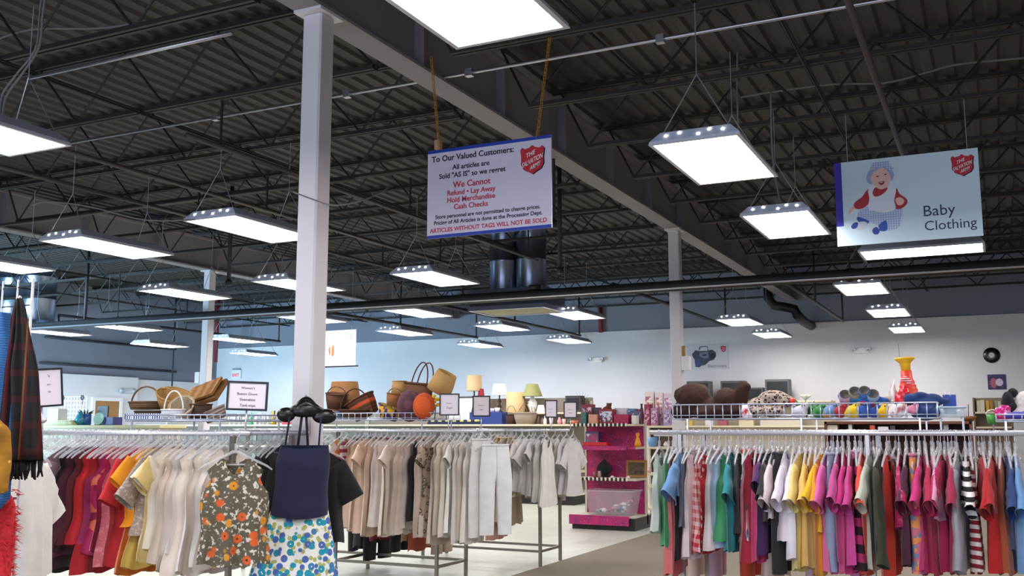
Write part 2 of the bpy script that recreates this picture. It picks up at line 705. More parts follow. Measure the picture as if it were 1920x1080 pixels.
# branch lines running towards the back wall with drops at their ends
for (px_, py_, lab) in ((895, 633, 'dark branch pipe ending over the three baskets, second from the duct'), (1088, 629, 'dark branch pipe passing below the big silver duct'),
                        (1362, 611, 'dark branch pipe ending beside the white junction-box column'), (1581, 602, 'dark branch pipe slanting down behind the paired lights'),
                        (525, 640, 'dark branch pipe behind the slim far column')):
    bx, bz = aty(px_, py_, 19.6)
    o = pipe('branch_pipe', [(bx, PY, bz), (bx, 15.2, bz), (bx, 19.6, bz)], 0.028, pipem, lab, 'pipe', 'sprinkler branch pipes')
    for yy in (19.55, 16.4):
        MB().tube([(bx, yy, bz), (bx, yy, bz + 0.36), (bx, yy, CHORD_Z + 0.01)], 0.018, 6).build('drop_pipe', pipem, o, True)
    MB().tube([(bx, PY, bz), (bx, PY, PZ)], 0.028, 6).build('riser', pipem, o, True)
# branch lines over the sales floor, nearer
for (pa, za, ya_, yb_, lab) in (((880, 443), 3.85, 6.0, 13.0, 'slim brown pipe crossing in front of the silver duct'),
                                ((640, 435), 3.9, 4.5, 13.0, 'slim dark pipe slanting over the light beside the near column'),
                                ((310, 393), 3.9, 4.5, 13.0, 'slim dark pipe above the two lights left of the near column'),
                                ((1700, 310), 3.95, 5.0, 13.0, 'slim dark pipe half hidden by the baby sign')):
    bx, by = atz(pa[0], pa[1], za)
    o = pipe('branch_pipe', [(bx, ya_, za), (bx, yb_, za)], 0.024, mat('#4a4340', 0.5, 0.2), lab, 'pipe', 'sprinkler branch pipes over the floor')
    for yy in (ya_ + 0.4, (ya_ + yb_) / 2, yb_ - 0.3):
        MB().tube([(bx, yy, za), (bx, yy, CHORD_Z + 0.02)], 0.012, 5).build('pipe_hanger', joistm, o)
# silver conduits under the joists
bx, by = atz(900, 133, CHORD_Z - 0.03)
o = pipe('conduit', [(-9.6, by, CHORD_Z - 0.03), (RIGHT_X - 0.1, by, CHORD_Z - 0.03)], 0.014, silverm, 'bright silver conduit passing behind the yellow chains', 'conduit', None, 6)
for px_ in (408, 652, 880, 1240):
    xx = atz(px_, 0, CHORD_Z)[0]
    xx = aty(px_, 150, by)[0]
    MB().box(xx - 0.03, by - 0.025, CHORD_Z - 0.06, xx + 0.03, by + 0.025, CHORD_Z).build('clamp', silverm, o)
bx, by2 = atz(435, 62, CHORD_Z - 0.03)
pipe('conduit', [(bx - 2.1, by2, CHORD_Z - 0.03), (bx, by2, CHORD_Z - 0.03)], 0.016, silverm, 'short silver conduit ending below the deck in the upper corner', 'conduit', None, 6)
bx, by3 = atz(520, 355, CHORD_Z - 0.04)
pipe('conduit', [(LEFT_X + 0.1, by3, CHORD_Z - 0.04), (bx + 1.1, by3, CHORD_Z - 0.04)], 0.02, mat('#55504e', 0.5, 0.4), 'grey conduit along a joist above the lamp beside the near column', 'conduit', None, 6)
# vertical dark pipe beside the customers sign and others
for (px_, y_, zb, lab) in ((1037, 9.2, 3.5, 'dark vertical pipe drop beside the customers sign'), (1050, 11.6, 3.42, 'dark vertical pipe drop in front of the duct side'),
                           (333, 20.2, 1.9, 'dark vertical pipe on the grey wall left of the slim column'), (165, 13.1, 3.36, 'dark vertical pipe rising from the main above the plaid scarf'),
                           (430, 11.0, 3.5, 'dark vertical pipe drop above the long light, near the slim column')):
    xx = aty(px_, 500, y_)[0]
    o = pipe('drop_pipe', [(xx, y_, zb), (xx, y_, DECK_Z - 0.01)], 0.03 if y_ < 15 else 0.022, pipem, lab, 'pipe', None, 8)
    MB().tube([(xx, y_, zb - 0.02), (xx, y_, zb + 0.05)], 0.045 if y_ < 15 else 0.03, 8).build('fitting', pipem, o, True)
redm = mat('#7c2328', 0.5)
for (px_, y_, zb, zt_, lab) in ((1126, WALL_Y - 0.06, 3.68, 4.3, 'red standpipe on the grey band of the back wall'), (408, 20.9, 3.2, DECK_Z - 0.01, 'red pipe beside the slim far column')):
    xx = aty(px_, 590, y_)[0]
    pipe('standpipe', [(xx, y_, zb), (xx, y_, zt_)], 0.05, redm, lab, 'pipe', None, 10)
# pipes along the grey wall
for (pa, pb, lab) in (((85, 632), (330, 650), 'upper dark pipe along the grey side wall'), ((75, 680), (330, 697), 'lower thin pipe along the grey side wall')):
    (ya_, za), (yb_, zb) = atx(pa[0], pa[1], LEFT_X + 0.06), atx(pb[0], pb[1], LEFT_X + 0.06)
    pipe('wall_pipe', [(LEFT_X + 0.06, ya_, za), (LEFT_X + 0.06, yb_, za)], 0.03, pipem, lab, 'pipe')
# flexible black duct near the back wall beam
p0 = Vector((aty(1440, 545, 20.6)[0], 20.6, aty(1440, 545, 20.6)[1]))
pts = []
for (px_, py_) in ((1440, 535), (1441, 560), (1452, 573), (1472, 576), (1490, 580), (1494, 590)):
    a = aty(px_, py_, 20.8)
    pts.append((a[0], 20.8, a[1]))
pts += [(pts[-1][0] + 0.05, 21.4, pts[-1][2] - 0.1), (pts[-1][0] + 0.05, WALL_Y + 0.02, pts[-1][2] - 0.1)]
pipe('flexible_duct', [(pts[0][0], 20.8, CHORD_Z + 0.1)] + pts, 0.1, BLACKM, 'black flexible duct curling out below the beam at the back wall', 'duct', None, 10)


def duct(cxp, y, label, box=True, xc=None, ztop=DECK_Z - 0.02):
    galv = mat('#8d95a6', 0.28, 0.95, pat='paint', hex2='#717a8c')
    xa = aty(cxp[0], 500, y)[0]
    xb = aty(cxp[1], 500, y)[0]
    wd = xb - xa
    t = thing('air_duct', label, 'duct', ((xa + xb) / 2, y + 0.3, 0))
    rr = wd * 0.25
    zb = cxp[2]
    for s in (-1, 1):
        prof = [(rr, zb)]
        z = zb
        while z < ztop - 0.5:
            z += 0.5
            prof += [(rr, z - 0.02), (rr * 1.03, z - 0.01), (rr, z)]
        prof.append((rr, ztop))
        MB().lathe(prof, 24, (s * rr * 0.98, 0, 0)).build('pipe', galv, t, True)
    if box:
        h = wd * 0.66
        MB().box(-h, -0.42, zb - 0.27, h, 0.42, zb).build('plenum', galv, t)
        f_ = MB()
        f_.box(-h - 0.02, -0.45, zb - 0.34, h + 0.02, -0.41, zb - 0.27)
        f_.box(-h - 0.02, 0.41, zb - 0.34, h + 0.02, 0.45, zb - 0.27)
        f_.box(-h - 0.02, -0.41, zb - 0.34, -h + 0.02, 0.41, zb - 0.27)
        f_.box(h - 0.02, -0.41, zb - 0.34, h + 0.02, 0.41, zb - 0.27)
        f_.build('collar', mat('#b7bfd6', 0.25, 0.9), t)
        g = MB()
        for k in range(9):
            yy = -0.38 + k * 0.095
            g.box(-h + 0.02, yy - 0.02, zb - 0.33, h - 0.02, yy + 0.02, zb - 0.318)
        g.build('grille', mat('#b9b08f', 0.6), t)
    return t


zb = aty(950, 542, 14.0)[1]
duct((904, 1008, zb), 14.0, 'twin round silver duct with a square diffuser below the customers sign')
zb2 = aty(40, 600, 15.0)[1]
duct((-15, 75, zb2), 15.0, 'twin silver duct far back behind the white wire grid', False)

# hanging cables
def cable(pts, r, label, group='grey ceiling cables', n=6):
    P = [Vector(p) for p in pts]
    out = []
    for i in range(len(P) - 1):
        a, b = P[max(i - 1, 0)], P[i]
        c, d_ = P[i + 1], P[min(i + 2, len(P) - 1)]
        for k in range(6):
            t = k / 6
            out.append(0.5 * ((2 * b) + (c - a) * t + (2 * a - 5 * b + 4 * c - d_) * t * t + (3 * b - a - 3 * c + d_) * t ** 3))
    out.append(P[-1])
    return tag(MB().tube(out, r, 5).build('cable', cablem, None, True), label, 'cable', group)


def at3(px_, py_, y_):
    a = aty(px_, py_, y_)
    return (a[0], y_, a[1])


cable([at3(86, -30, 4.4), at3(80, 30, 4.4), at3(72, 90, 4.4), at3(40, 140, 4.4), at3(12, 180, 4.4), at3(4, 222, 4.4)], 0.008, 'grey cable looping down to the light cut off by the picture edge')
cable([at3(80, -30, 4.44), at3(74, 28, 4.44), at3(66, 92, 4.44), at3(30, 140, 4.44), at3(4, 178, 4.44), at3(0, 222, 4.44)], 0.007, 'thinner grey cable beside the one looping to the cut-off light')
cable([at3(-10, 75, 5.0), at3(60, 55, 5.0), at3(180, 53, 5.0), at3(290, 38, 5.0), at3(380, 17, 5.0), at3(460, -10, 5.0)], 0.009, 'grey cable bundle drooping under the deck in the upper corner')
cable([at3(1925, 108, 9.35), at3(1800, 120, 9.35), at3(1740, 135, 9.35), at3(1660, 155, 9.35), at3(1560, 158, 9.35), at3(1450, 172, 9.35), at3(1390, 182, 9.35)], 0.01, 'grey cable draped along a joist above the baby sign')
cable([at3(60, 385, 6.6), at3(90, 378, 6.6), at3(170, 388, 6.6), at3(270, 412, 6.6), at3(365, 412, 6.6)], 0.007, 'thin grey cable between the two lights near the white column')
cable([at3(550, 360, 4.95), at3(590, 375, 4.95), at3(630, 385, 4.95), at3(690, 372, 6.0), at3(732, 350, 7.0)], 0.005, 'thin cable wrapped across the near white column')
cable([at3(1383, 95, 8.9), at3(1382, 150, 8.9), at3(1384, 240, 8.9), at3(1386, 300, 8.9)], 0.008, 'grey cord hanging straight down beside the nearer square light')
cable([at3(1445, 170, 8.95), at3(1447, 260, 8.95), at3(1452, 320, 8.95), at3(1463, 380, 8.95)], 0.009, 'grey cord dropping to the second square light')

# ================================================================ ceiling lights
lensm = bpy.data.materials.new('m_lamp_lens')
lensm.use_nodes = True
b_ = lensm.node_tree.nodes['Principled BSDF']
b_.inputs['Base Color'].default_value = (0.9, 0.9, 0.88, 1)
b_.inputs['Emission Color'].default_value = (1.0, 0.945, 0.94, 1)
b_.inputs['Emission Strength'].default_value = LENS_POWER
housm = mat('#c6cede', 0.45, 0.0)
LW, LH = 0.30, 0.61       # half width, half length
FZ = 3.3


def make_light():
    t = bpy.data.objects.new('ceiling_light', None)
    C.objects.link(t)
    t.empty_display_size = 0.1
    VENT = None
    f = MB()
    a, b, h = LW, LH, 0.085
    rings = [[(-a, -b, 0), (a, -b, 0), (a, b, 0), (-a, b, 0)], [(-a, -b, 0.018), (a, -b, 0.018), (a, b, 0.018), (-a, b, 0.018)],
             [(-a * 0.78, -b * 0.93, h), (a * 0.78, -b * 0.93, h), (a * 0.78, b * 0.93, h), (-a * 0.78, b * 0.93, h)]]
    f.loft(rings, 0, False, True)
    f.build('housing', housm, t)
    MB().add_lens().build('lens', lensm, t)
    r = MB()
    k = 0.022
    r.box(-a - 0.004, -b - 0.004, -0.004, a + 0.004, -b + k, 0.004)
    r.box(-a - 0.004, b - k, -0.004, a + 0.004, b + 0.004, 0.004)
    r.box(-a - 0.004, -b + k, -0.004, -a + k, b - k, 0.004)
    r.box(a - k, -b + k, -0.004, a + 0.004, b - k, 0.004)
    r.build('rim', mat('#c9ccd6', 0.4), t)
    # slots in the end plate through which the lamp shines
    for s in (-1, 1):
        for (u, vz) in ((-0.19, 0.05), (-0.1, 0.062), (0.1, 0.062), (0.19, 0.05), (0.03, 0.035)):
            yy = s * (b - (b * 0.07) * (vz - 0.018) / (h - 0.018) + 0.001)
            if VENT is None:
                VENT = MB().ball((0, 0, 0), (0.012, 0.004, 0.012), 8, 4).build('vent_hole', lensm, t, True)
                v_ = VENT
            else:
                v_ = VENT.copy()
                C.objects.link(v_)
            v_.location = (u, yy, vz)
        c = MB()
        apex = (0, s * (b - 0.12), 0.48)
        for sx in (-1, 1):
            c.tube([(sx * a * 0.75, s * (b - 0.06), h - 0.01), apex], 0.004, 4)
        c.tube([apex, (0, s * (b - 0.12), 0.98)], 0.004, 4)
        c.build('suspension_wire', mat('#b0b0b4', 0.4, 0.6), t)
    return t


def _lens(s):
    a, b = LW - 0.015, LH - 0.015
    s.add([(-a, -b, 0.002), (a, -b, 0.002), (a, b, 0.002), (-a, b, 0.002)], [(0, 3, 2, 1)])
    return s


MB.add_lens = _lens
X5, X6, X7, X8 = -1.66, -4.07, -6.28, -8.30
LIGHTS = [
    (-2.0, 3.49, 0, 'biggest ceiling light, hanging in front of the yellow sign chains'),
    (-5.74, 3.86, 0, 'ceiling light cut off by the picture edge above the wire grid'),
    (-8.27, 7.35, 0, 'long ceiling light above the slim far column, facing the wire grid'),
    (-6.25, 7.25, 0, 'ceiling light touching the near white column, with its tubes half lit'),
    (-1.68, 6.75, 0, 'large square-looking ceiling light between the customers sign and the baby sign'),
    (-1.66, 9.25, 0, 'ceiling light close to the lower corner of the baby sign'),
    (-0.64, 11.3, PI / 2, 'ceiling light lying crosswise directly under the baby sign'),
    (-10.35, 7.55, 0, 'ceiling light right above the white wire grid'),
    (-10.25, 10.5, 0, 'ceiling light passing in front of the slim far column'),
    (-8.25, 10.5, 0, 'ceiling light half hidden by the near white column, upper one'),
    (-6.3, 10.75, 0, 'ceiling light just in front of the silver duct'),
    (-16.85, 13.8, 0, 'ceiling light just above the frame beside the plaid scarf'),
    (-14.8, 13.7, 0, 'ceiling light under the dark main, over the striped-cloth basket'),
    (-17.25, 16.95, 0, 'ceiling light against the grey side wall beside the dark drop pipe'),
    (-14.75, 16.7, 0, 'warm-tinted ceiling light beside the slim far column'),
    (-17.2, 20.1, 0, 'small far ceiling light above the exit sign'),
    (-10.65, 13.95, 0, 'ceiling light half hidden by the near white column, lower one'),
    (-8.5, 13.95, 0, 'ceiling light directly under the dark main, beside the duct diffuser'),
    (-10.55, 16.8, 0, 'ceiling light above the tall handled basket, second row from the wall'),
    (-8.35, 16.75, 0, 'ceiling light directly under the duct diffuser'),
    (-10.65, 20.2, 0, 'small ceiling light above the drum lamp shades'),
    (-6.3, 15.4, 0, 'ceiling light at the corner of the duct diffuser'),
    (-8.35, 20.0, 0, 'small ceiling light above the wall emergency lamp'),
    (-1.57, 14.1, 0, 'ceiling light in the row over the bear, first behind the dark main'),
    (-1.53, 17.3, 0, 'ceiling light in the row over the toys, middle of the far three'),
    (-1.50, 20.5, 0, 'ceiling light nearest the wall above the toy funnel'),
    (-4.07, 17.7, 0, 'ceiling light in the overlapping pair beside the junction-box column, nearer one'),
    (-4.07, 20.5, 0, 'ceiling light in the overlapping pair above the electronics poster, farther one'),
]
lp = None
for (lx, ly, rz, lab) in LIGHTS:
    if lp is None:
        lp = make_light()
        o = lp
    else:
        o = copy_tree(lp)
    o.location = (lx, ly, FZ)
    o.rotation_euler = (0, 0, rz)
    tag(o, lab, 'ceiling light', 'hanging fluorescent ceiling lights')
# ================================================================ clothing racks
RZ = 1.412       # height of the rails


def wires(f, x0, x1, y0, y1, z0, z1, nx, ny, r=0.0035):
    """open wire tray: rim, floor wires and upright wires"""
    for z in (z0, z1):
        f.tube([(x0, y0, z), (x1, y0, z)], r * 1.3, 5)
        f.tube([(x0, y1, z), (x1, y1, z)], r * 1.3, 5)
        f.tube([(x0, y0, z), (x0, y1, z)], r * 1.3, 5)
        f.tube([(x1, y0, z), (x1, y1, z)], r * 1.3, 5)
    zm = z0 + (z1 - z0) * 0.25
    f.tube([(x0, y0, zm), (x1, y0, zm)], r * 0.8, 4)
    f.tube([(x0, y1, zm), (x1, y1, zm)], r * 0.8, 4)
    for i in range(nx + 1):
        x = x0 + (x1 - x0) * i / nx
        f.tube([(x, y0, z1), (x, y0, z0), (x, y1, z0), (x, y1, z1)], r, 4)
    for i in range(1, ny):
        y = y0 + (y1 - y0) * i / ny
        f.tube([(x0, y, z1), (x0, y, z0), (x1, y, z0), (x1, y, z1)], r, 4)


def rack(label, ya, yb, xa, xb, legs, over=0.0):
    """two rails on square legs; xa..xb are the rail ends, legs lists the x of the leg pairs"""
    t = thing('clothing_rack', label, 'clothing rack', (0, 0, 0))
    for y in (ya, yb):
        MB().tube([(xa, y, RZ), (xb, y, RZ)], 0.017, 10).build('rail', CHROME, t, True)
        for x in legs:
            s = 0.016
            MB().cbox(x - s, y - s, 0.0, x + s, y + s, RZ - 0.012, 0.004).build('leg', STEEL, t)
        MB().box(min(legs), y - 0.012, 0.14, max(legs), y + 0.012, 0.165).build('base_bar', STEEL, t)
    for x in legs:
        MB().box(x - 0.012, ya, 0.14, x + 0.012, yb, 0.165).build('cross_bar', STEEL, t)
    return t


def topper(label, x0, x1, y0, y1, z0, z1, nx, ny, feet):
    t = thing('wire_basket', label, 'wire basket', (0, 0, 0))
    f = MB()
    wires(f, x0, x1, y0, y1, z0, z1, nx, ny)
    f.build('tray', mat('#c4cde0', 0.3, 0.6), t, True)
    for (fx, fy) in feet:
        MB().box(fx - 0.005, fy - 0.005, RZ + 0.012, fx + 0.005, fy + 0.005, z0).build('foot', mat('#d4d8e4', 0.3, 0.5), t)
    return t


YA, YA2 = 4.5, 5.03
YB, YB2 = 8.25, 8.82
YC, YC2 = 9.75, 10.28
YD, YD2 = 6.6, 7.2
rack('chrome clothes rack running from the dark red blouses to the navy top', YA, YA2, -6.6, -3.86, (-6.4, -3.98))
rack('chrome clothes rack of beige tops and white trousers', YB, YB2, -7.3, -4.38, (-7.1, -5.95, -4.8))
rack('chrome clothes rack with white blouses beside the pink shelf', YC, YC2, -5.95, -4.3, (-5.85, -4.42))
rack('long chrome clothes rack of pink and red clothes below the bear', YD, YD2, -2.16, 1.0, (-1.95, -0.75, 0.6))

# ---------------------------------------------------------------- clothes


def interp(tab, x):
    if x <= tab[0][0]:
        return tab[0][1]
    for (a, b), (c, d) in zip(tab, tab[1:]):
        if x <= c:
            t = (x - a) / (c - a)
            t = t * t * (3 - 2 * t)
            return b + (d - b) * t
    return tab[-1][1]


def garment_geo(kind, L, rnd, half=0.2, flare=0.02, flat=1.0):
    """a garment hanging from z = -0.12 (neck) down to z = -L; width along x, thickness along y"""
    f = MB()
    n, m = 16, 15
    sleeveless = kind in ('tank', 'dress', 'strap')
    neck = {'tank': 0.42, 'dress': 0.42, 'strap': 0.55}.get(kind, 0.36)
    ndep = {'tank': 0.10, 'dress': 0.11, 'strap': 0.13}.get(kind, 0.045)
    sh = half * (0.84 if sleeveless else 0.95)
    if kind == 'strap':
        sh = half * 0.62
    k1, k2, ph1, ph2 = rnd.uniform(2.0, 3.2), rnd.uniform(4.0, 6.5), rnd.uniform(0, 6), rnd.uniform(0, 6)
    thick = rnd.uniform(0.016, 0.03) * flat
    skew = rnd.uniform(-0.02, 0.02)
    hemw = half + flare + rnd.uniform(-0.01, 0.015)
    if sleeveless:
        prof = [(0.0, sh), (0.07, sh * 0.98), (0.14, sh * 0.86), (0.22, half * 0.98), (0.27, half), (0.42, half * 0.95), (max(L - 0.12, 0.5), hemw)]
    else:
        prof = [(0.0, sh), (0.07, sh), (0.2, half), (0.42, half * 0.97), (max(L - 0.12, 0.5), hemw)]
    Z0 = -0.115

    def width(z):
        return interp(prof, Z0 - z)

    for side in (-1, 1):
        grid = []
        for j in range(m + 1):
            v = j / m
            row = []
            for i in range(n + 1):
                s = -1 + 2 * i / n
                a = abs(s)
                if a < neck:
                    d = ndep * (1.0 if side < 0 else 0.35)
                    zt = Z0 - 0.012 - d * (1 - (a / neck) ** 2.2)
                    zt0 = False
                else:
                    zt = Z0 - 0.012 - 0.075 * (a - neck) / (1 - neck)
                    zt0 = True
                zb = -L - 0.012 * math.sin(k1 * s * PI + ph1) - 0.012 * (1 - s * s)
                z = zt + (zb - zt) * (v ** 0.9)
                x = s * width(z) + skew * v
                dep = Z0 - z
                body = min(1.0, dep / 0.3)
                t = thick * (0.35 + 0.9 * body) * max(0.0, 1 - a ** 4) ** 0.5
                if zt0 and j == 0:
                    t = 0.0
                if j == 0 and not zt0:
                    t = max(t, 0.012)
                w_ = (0.004 + 0.017 * v) * math.sin(k1 * s * PI + ph1 + 0.8 * v) + (0.002 + 0.007 * v) * math.sin(k2 * s * PI + ph2 - 1.1 * v)
                row.append((x, side * t + w_ * (1 if a < 0.999 else 1), z))
            grid.append(row)
        f.loft(grid, 0, False, False, closed=False)
    sl = {'tee': 0.19, 'cap': 0.10, 'long': 0.50, 'flutter': 0.15}.get(kind)
    if sl:
        for sx in (-1, 1):
            th = {'tee': 0.62, 'cap': 0.75, 'long': 0.28, 'flutter': 0.55}[kind] + rnd.uniform(-0.12, 0.12)
            d = Vector((sx * math.sin(th), rnd.uniform(-0.12, 0.12), -math.cos(th))).normalized()
            nrm = Vector((sx * d.z * -sx, 0, sx * d.x)).normalized()
            nrm = Vector((-d.z, 0, d.x)).normalized()
            p0 = Vector((sx * (half * 0.70), 0, Z0 - 0.115))
            rings = []
            q = 6
            for i in range(q + 1):
                t = i / q
                rad = {'tee': 0.074 + 0.006 * t, 'cap': 0.074, 'long': 0.083 - 0.025 * t, 'flutter': 0.07 + 0.05 * t}[kind]
                ry = (0.016 + 0.016 * t) * flat
                c = p0 + d * (sl + 0.06) * t
                dr = -0.02 * t * t * (1 if kind == 'long' else 0.5)
                rings.append([tuple(c + Vector((0, 0, dr)) + nrm * rad * math.cos(2 * PI * k / 12) + Vector((0, 1, 0)) * (ry * math.sin(2 * PI * k / 12) * (1 + 0.35 * math.sin(3 * t * PI + k)))) for k in range(12)])
            f.loft(rings, 0, True, False)
    return f


def bottoms_geo(kind, L, rnd, half=0.2):
    """trousers, leggings or a skirt clipped at the waist, z from -0.13 to -L"""
    f = MB()
    n = 20
    zt = -0.13
    ph = rnd.uniform(0, 6)
    if kind == 'skirt':
        rings = []
        for j in range(13):
            v = j / 12
            z = zt + (-L - zt) * v
            w_ = half * (0.72 + 0.55 * v ** 0.8)
            d = 0.02 + 0.05 * v
            rings.append([(w_ * math.cos(2 * PI * k / 40), (d + 0.016 * v * math.sin(9 * 2 * PI * k / 40 + ph)) * math.sin(2 * PI * k / 40), z - 0.012 * v * math.sin(5 * 2 * PI * k / 40 + ph)) for k in range(40)])
        f.loft(rings)
        f.tube([(half * 0.73 * math.cos(2 * PI * k / 24), 0.024 * math.sin(2 * PI * k / 24), zt) for k in range(25)], 0.008, 5)
        return f
    cr = -0.27
    rows = 22
    for sx in (-1, 1):
        rings = []
        for j in range(rows + 1):
            v = j / rows
            z = zt + (-L - zt) * v
            hip = min(1.0, (zt - z) / 0.27)
            below = max(0.0, min(1.0, (zt + cr - z) / 0.07))
            leg = max(0.0, (zt + cr - z) / max(0.1, L + zt + cr))
            outer = half * (0.86 + 0.2 * hip - 0.04 * leg)
            inner = half * (0.02 * below + 0.13 * leg)
            ring = []
            for k in range(n):
                a = 2 * PI * k / n
                u = 0.5 + 0.5 * math.cos(a)
                sgn = 1 if a <= PI else -1
                whole = max(0.0, 1 - u ** 3) ** 0.5
                single = abs(math.sin(a)) ** 0.7
                d = (0.02 + 0.02 * hip) * (whole * (1 - below) + single * below)
                if 0 < k < n and k != n // 2 or below < 1:
                    d = max(d, 0.0)
                fold = 0.005 * math.sin(ph + 5 * v + 4 * u) * (0.3 + leg)
                ring.append((sx * (inner + (outer - inner) * u), sgn * d + fold, z))
            rings.append(ring)
        f.loft(rings, 0, False, False)
    f.tube([(half * 0.85 * math.cos(2 * PI * k / 24), 0.022 * math.sin(2 * PI * k / 24), zt + 0.0) for k in range(25)], 0.01, 5)
    return f


# one clear plastic hanger; the others are copies of it
hang_clear = clear_mat('#dfe2e6', 0.36, 0.1)


def make_hanger(up):
    t = bpy.data.objects.new('hanger', None)
    C.objects.link(t)
    t.empty_display_size = 0.05
    f = MB()
    f.tube([(-0.2, 0, -0.2), (-0.17, 0, -0.178), (-0.06, 0, -0.125), (-0.015, 0, -0.1), (0.015, 0, -0.1), (0.06, 0, -0.125), (0.17, 0, -0.178), (0.2, 0, -0.2)], [0.005, 0.007, 0.009, 0.01, 0.01, 0.009, 0.007, 0.005], 6)
    f.tube([(-0.12, 0, -0.155), (-0.11, 0, -0.17), (0.11, 0, -0.17), (0.12, 0, -0.155)], 0.005, 5)
    f.tube([(0, 0, -0.055), (0, 0, -0.105)], 0.009, 6)
    f.xf(Matrix.Translation((0, 0, up)))
    f.build('body', hang_clear, t, True)
    h = MB()
    pts = [(0, 0, -0.075 + up), (0.004, 0, -0.03), (0.014, 0, -0.014)] + [(0.0185 * math.cos(a), 0, 0.0185 * math.sin(a)) for a in [(-30 + 22 * k) / 180 * PI for k in range(10)]]
    h.tube(pts, 0.0022, 5)
    h.build('hook', CHROME, t, True)
    return t


HP = {}
NH = 0


def hanger(x, y, rz, label, group, up=0.0):
    global NH
    if up not in HP:
        HP[up] = make_hanger(up)
        o = HP[up]
    else:
        o = copy_tree(HP[up])
    o.location = (x, y, RZ)
    o.rotation_euler = (0, 0, rz)
    NH += 1
    return tag(o, label, 'hanger', group)


def cloth(hexc, pat=None):
    if pat is None:
        return mat(hexc, 0.85, pat='cloth')
    p, a = pat[0], pat[1:]
    return mat(hexc, 0.85, pat=p, hex2=a[0], hex3=a[1] if len(a) > 1 and isinstance(a[1], str) else None, scale=a[-1] if isinstance(a[-1], (int, float)) else 1.0)


KIND = {'tank': ('blouse', 'blouse'), 'tee': ('t_shirt', 't-shirt'), 'cap': ('blouse', 'blouse'), 'long': ('long_sleeve_shirt', 'shirt'), 'dress': ('dress', 'dress'),
        'strap': ('tank_top', 'tank top'), 'flutter': ('blouse', 'blouse'), 'skirt': ('skirt', 'skirt'), 'pants': ('trousers', 'trousers')}


def blend(hexc, to, t):
    a, b = [int(hexc[i:i + 2], 16) for i in (1, 3, 5)], [int(to[i:i + 2], 16) for i in (1, 3, 5)]
    return '#%02x%02x%02x' % tuple(int(p + (q - p) * t) for p, q in zip(a, b))


def hang(items, rail_y, rackname, group, half, hlabel, hgroup, tone=None, flat=1.0, edge=-0.2, jit=0.13, up=0.0):
    """items: (px of the near edge, py of the hem, kind, colour, pattern, description)"""
    for (px_, hem, kind, hexc, pat, desc) in items:
        if tone and not pat and int(hexc[1:3], 16) > 120:
            hexc = blend(hexc, *tone)
        ye = rail_y + edge
        x = aty(px_, 900, ye)[0]
        L = RZ - aty(px_, hem, ye)[1]
        L = max(0.36, min(L, RZ - 0.05)) + up
        rz = PI / 2 + R.uniform(-jit, jit)
        if kind in ('skirt', 'pants'):
            g = bottoms_geo(kind, L, R, half * R.uniform(0.95, 1.05))
        else:
            g = garment_geo(kind, L, R, half * R.uniform(0.94, 1.06), 0.03 if kind != 'dress' else 0.07, flat)
        g.xf(Matrix.Translation((0, 0, up)))
        nm, cat = KIND[kind]
        o = g.build(nm, cloth(hexc, pat), None, True, (x, rail_y, RZ), rz, None, True)
        tag(o, desc + ' ' + rackname, cat, group)
        hanger(x, rail_y, rz, hlabel, hgroup, up)


A = [  # rack from dark red to cream
    (84, 1065, 'long', '#8a6a76', None, 'dusty mauve long-sleeved shirt, first beside the white blouse'),
    (92, 1072, 'dress', '#191417', None, 'black dress between the mauve shirt and the maroon top'),
    (102, 1066, 'dress', '#2a0d15', None, 'near-black wine dress, second dark one'),
    (112, 1040, 'tank', '#4a1220', None, 'dark maroon sleeveless top'),
    (121, 1036, 'dress', '#3a0e24', None, 'dark plum sleeveless tunic'),
    (131, 1024, 'tank', '#5a1622', None, 'oxblood sleeveless top before the bright reds'),
    (141, 1017, 'tank', '#b3151f', None, 'bright red sleeveless blouse with short hem'),
    (152, 1074, 'dress', '#a5101f', None, 'long bright red sleeveless tunic'),
    (163, 1030, 'strap', '#7c1a4a', ('clouds', '#a0325e'), 'magenta tie-dyed sleeveless top'),
    (173, 1038, 'tank', '#b12a63', ('patches', '#d9785a', '#8b2350'), 'pink and orange patterned sleeveless top'),
    (184, 1036, 'tank', '#b01c4e', None, 'raspberry sleeveless blouse'),
    (195, 1060, 'tank', '#c0626c', ('speck', '#d98a90'), 'dusty rose speckled blouse'),
    (206, 1052, 'tank', '#a63a3e', None, 'brick red sleeveless blouse with a curved hem'),
    (217, 985, 'tee', '#c8232a', None, 'scarlet t-shirt beside the brick blouse'),
    (226, 1060, 'tank', '#b2212b', None, 'crimson sleeveless shirt behind the scarlet one'),
    (230, 1076, 'dress', '#e2791e', None, 'long orange sleeveless tunic'),
    (243, 985, 'cap', '#f09a10', None, 'bright golden-orange cap-sleeved top'),
    (247, 1064, 'dress', '#e7c565', None, 'long pale yellow ribbed blouse'),
    (259, 1000, 'tee', '#9c8c80', ('speck', '#c3b6a8', 2.0), 'grey-beige lace knit top'),
    (270, 1050, 'cap', '#e6cc86', None, 'butter yellow cap-sleeved blouse'),
    (283, 1026, 'cap', '#e9dfce', None, 'ivory cap-sleeved blouse, first of the whites'),
    (294, 1052, 'tank', '#e4d8c8', None, 'ivory sleeveless blouse with piped armhole'),
    (306, 1070, 'tank', '#eadfd6', None, 'long cream blouse with side slits'),
    (318, 1040, 'tank', '#ece6e2', None, 'short white sleeveless blouse'),
    (330, 1078, 'dress', '#e9ddd0', None, 'long cream sleeveless tunic'),
    (342, 1072, 'tank', '#f0ebe6', None, 'long white sleeveless blouse'),
    (354, 1078, 'tank', '#eadfd3', None, 'cream blouse with a frilled collar'),
    (366, 1060, 'tank', '#f2eeea', None, 'white blouse second from the floral one'),
    (378, 1066, 'tank', '#e8ddd2', None, 'cream blouse right behind the floral one'),
]
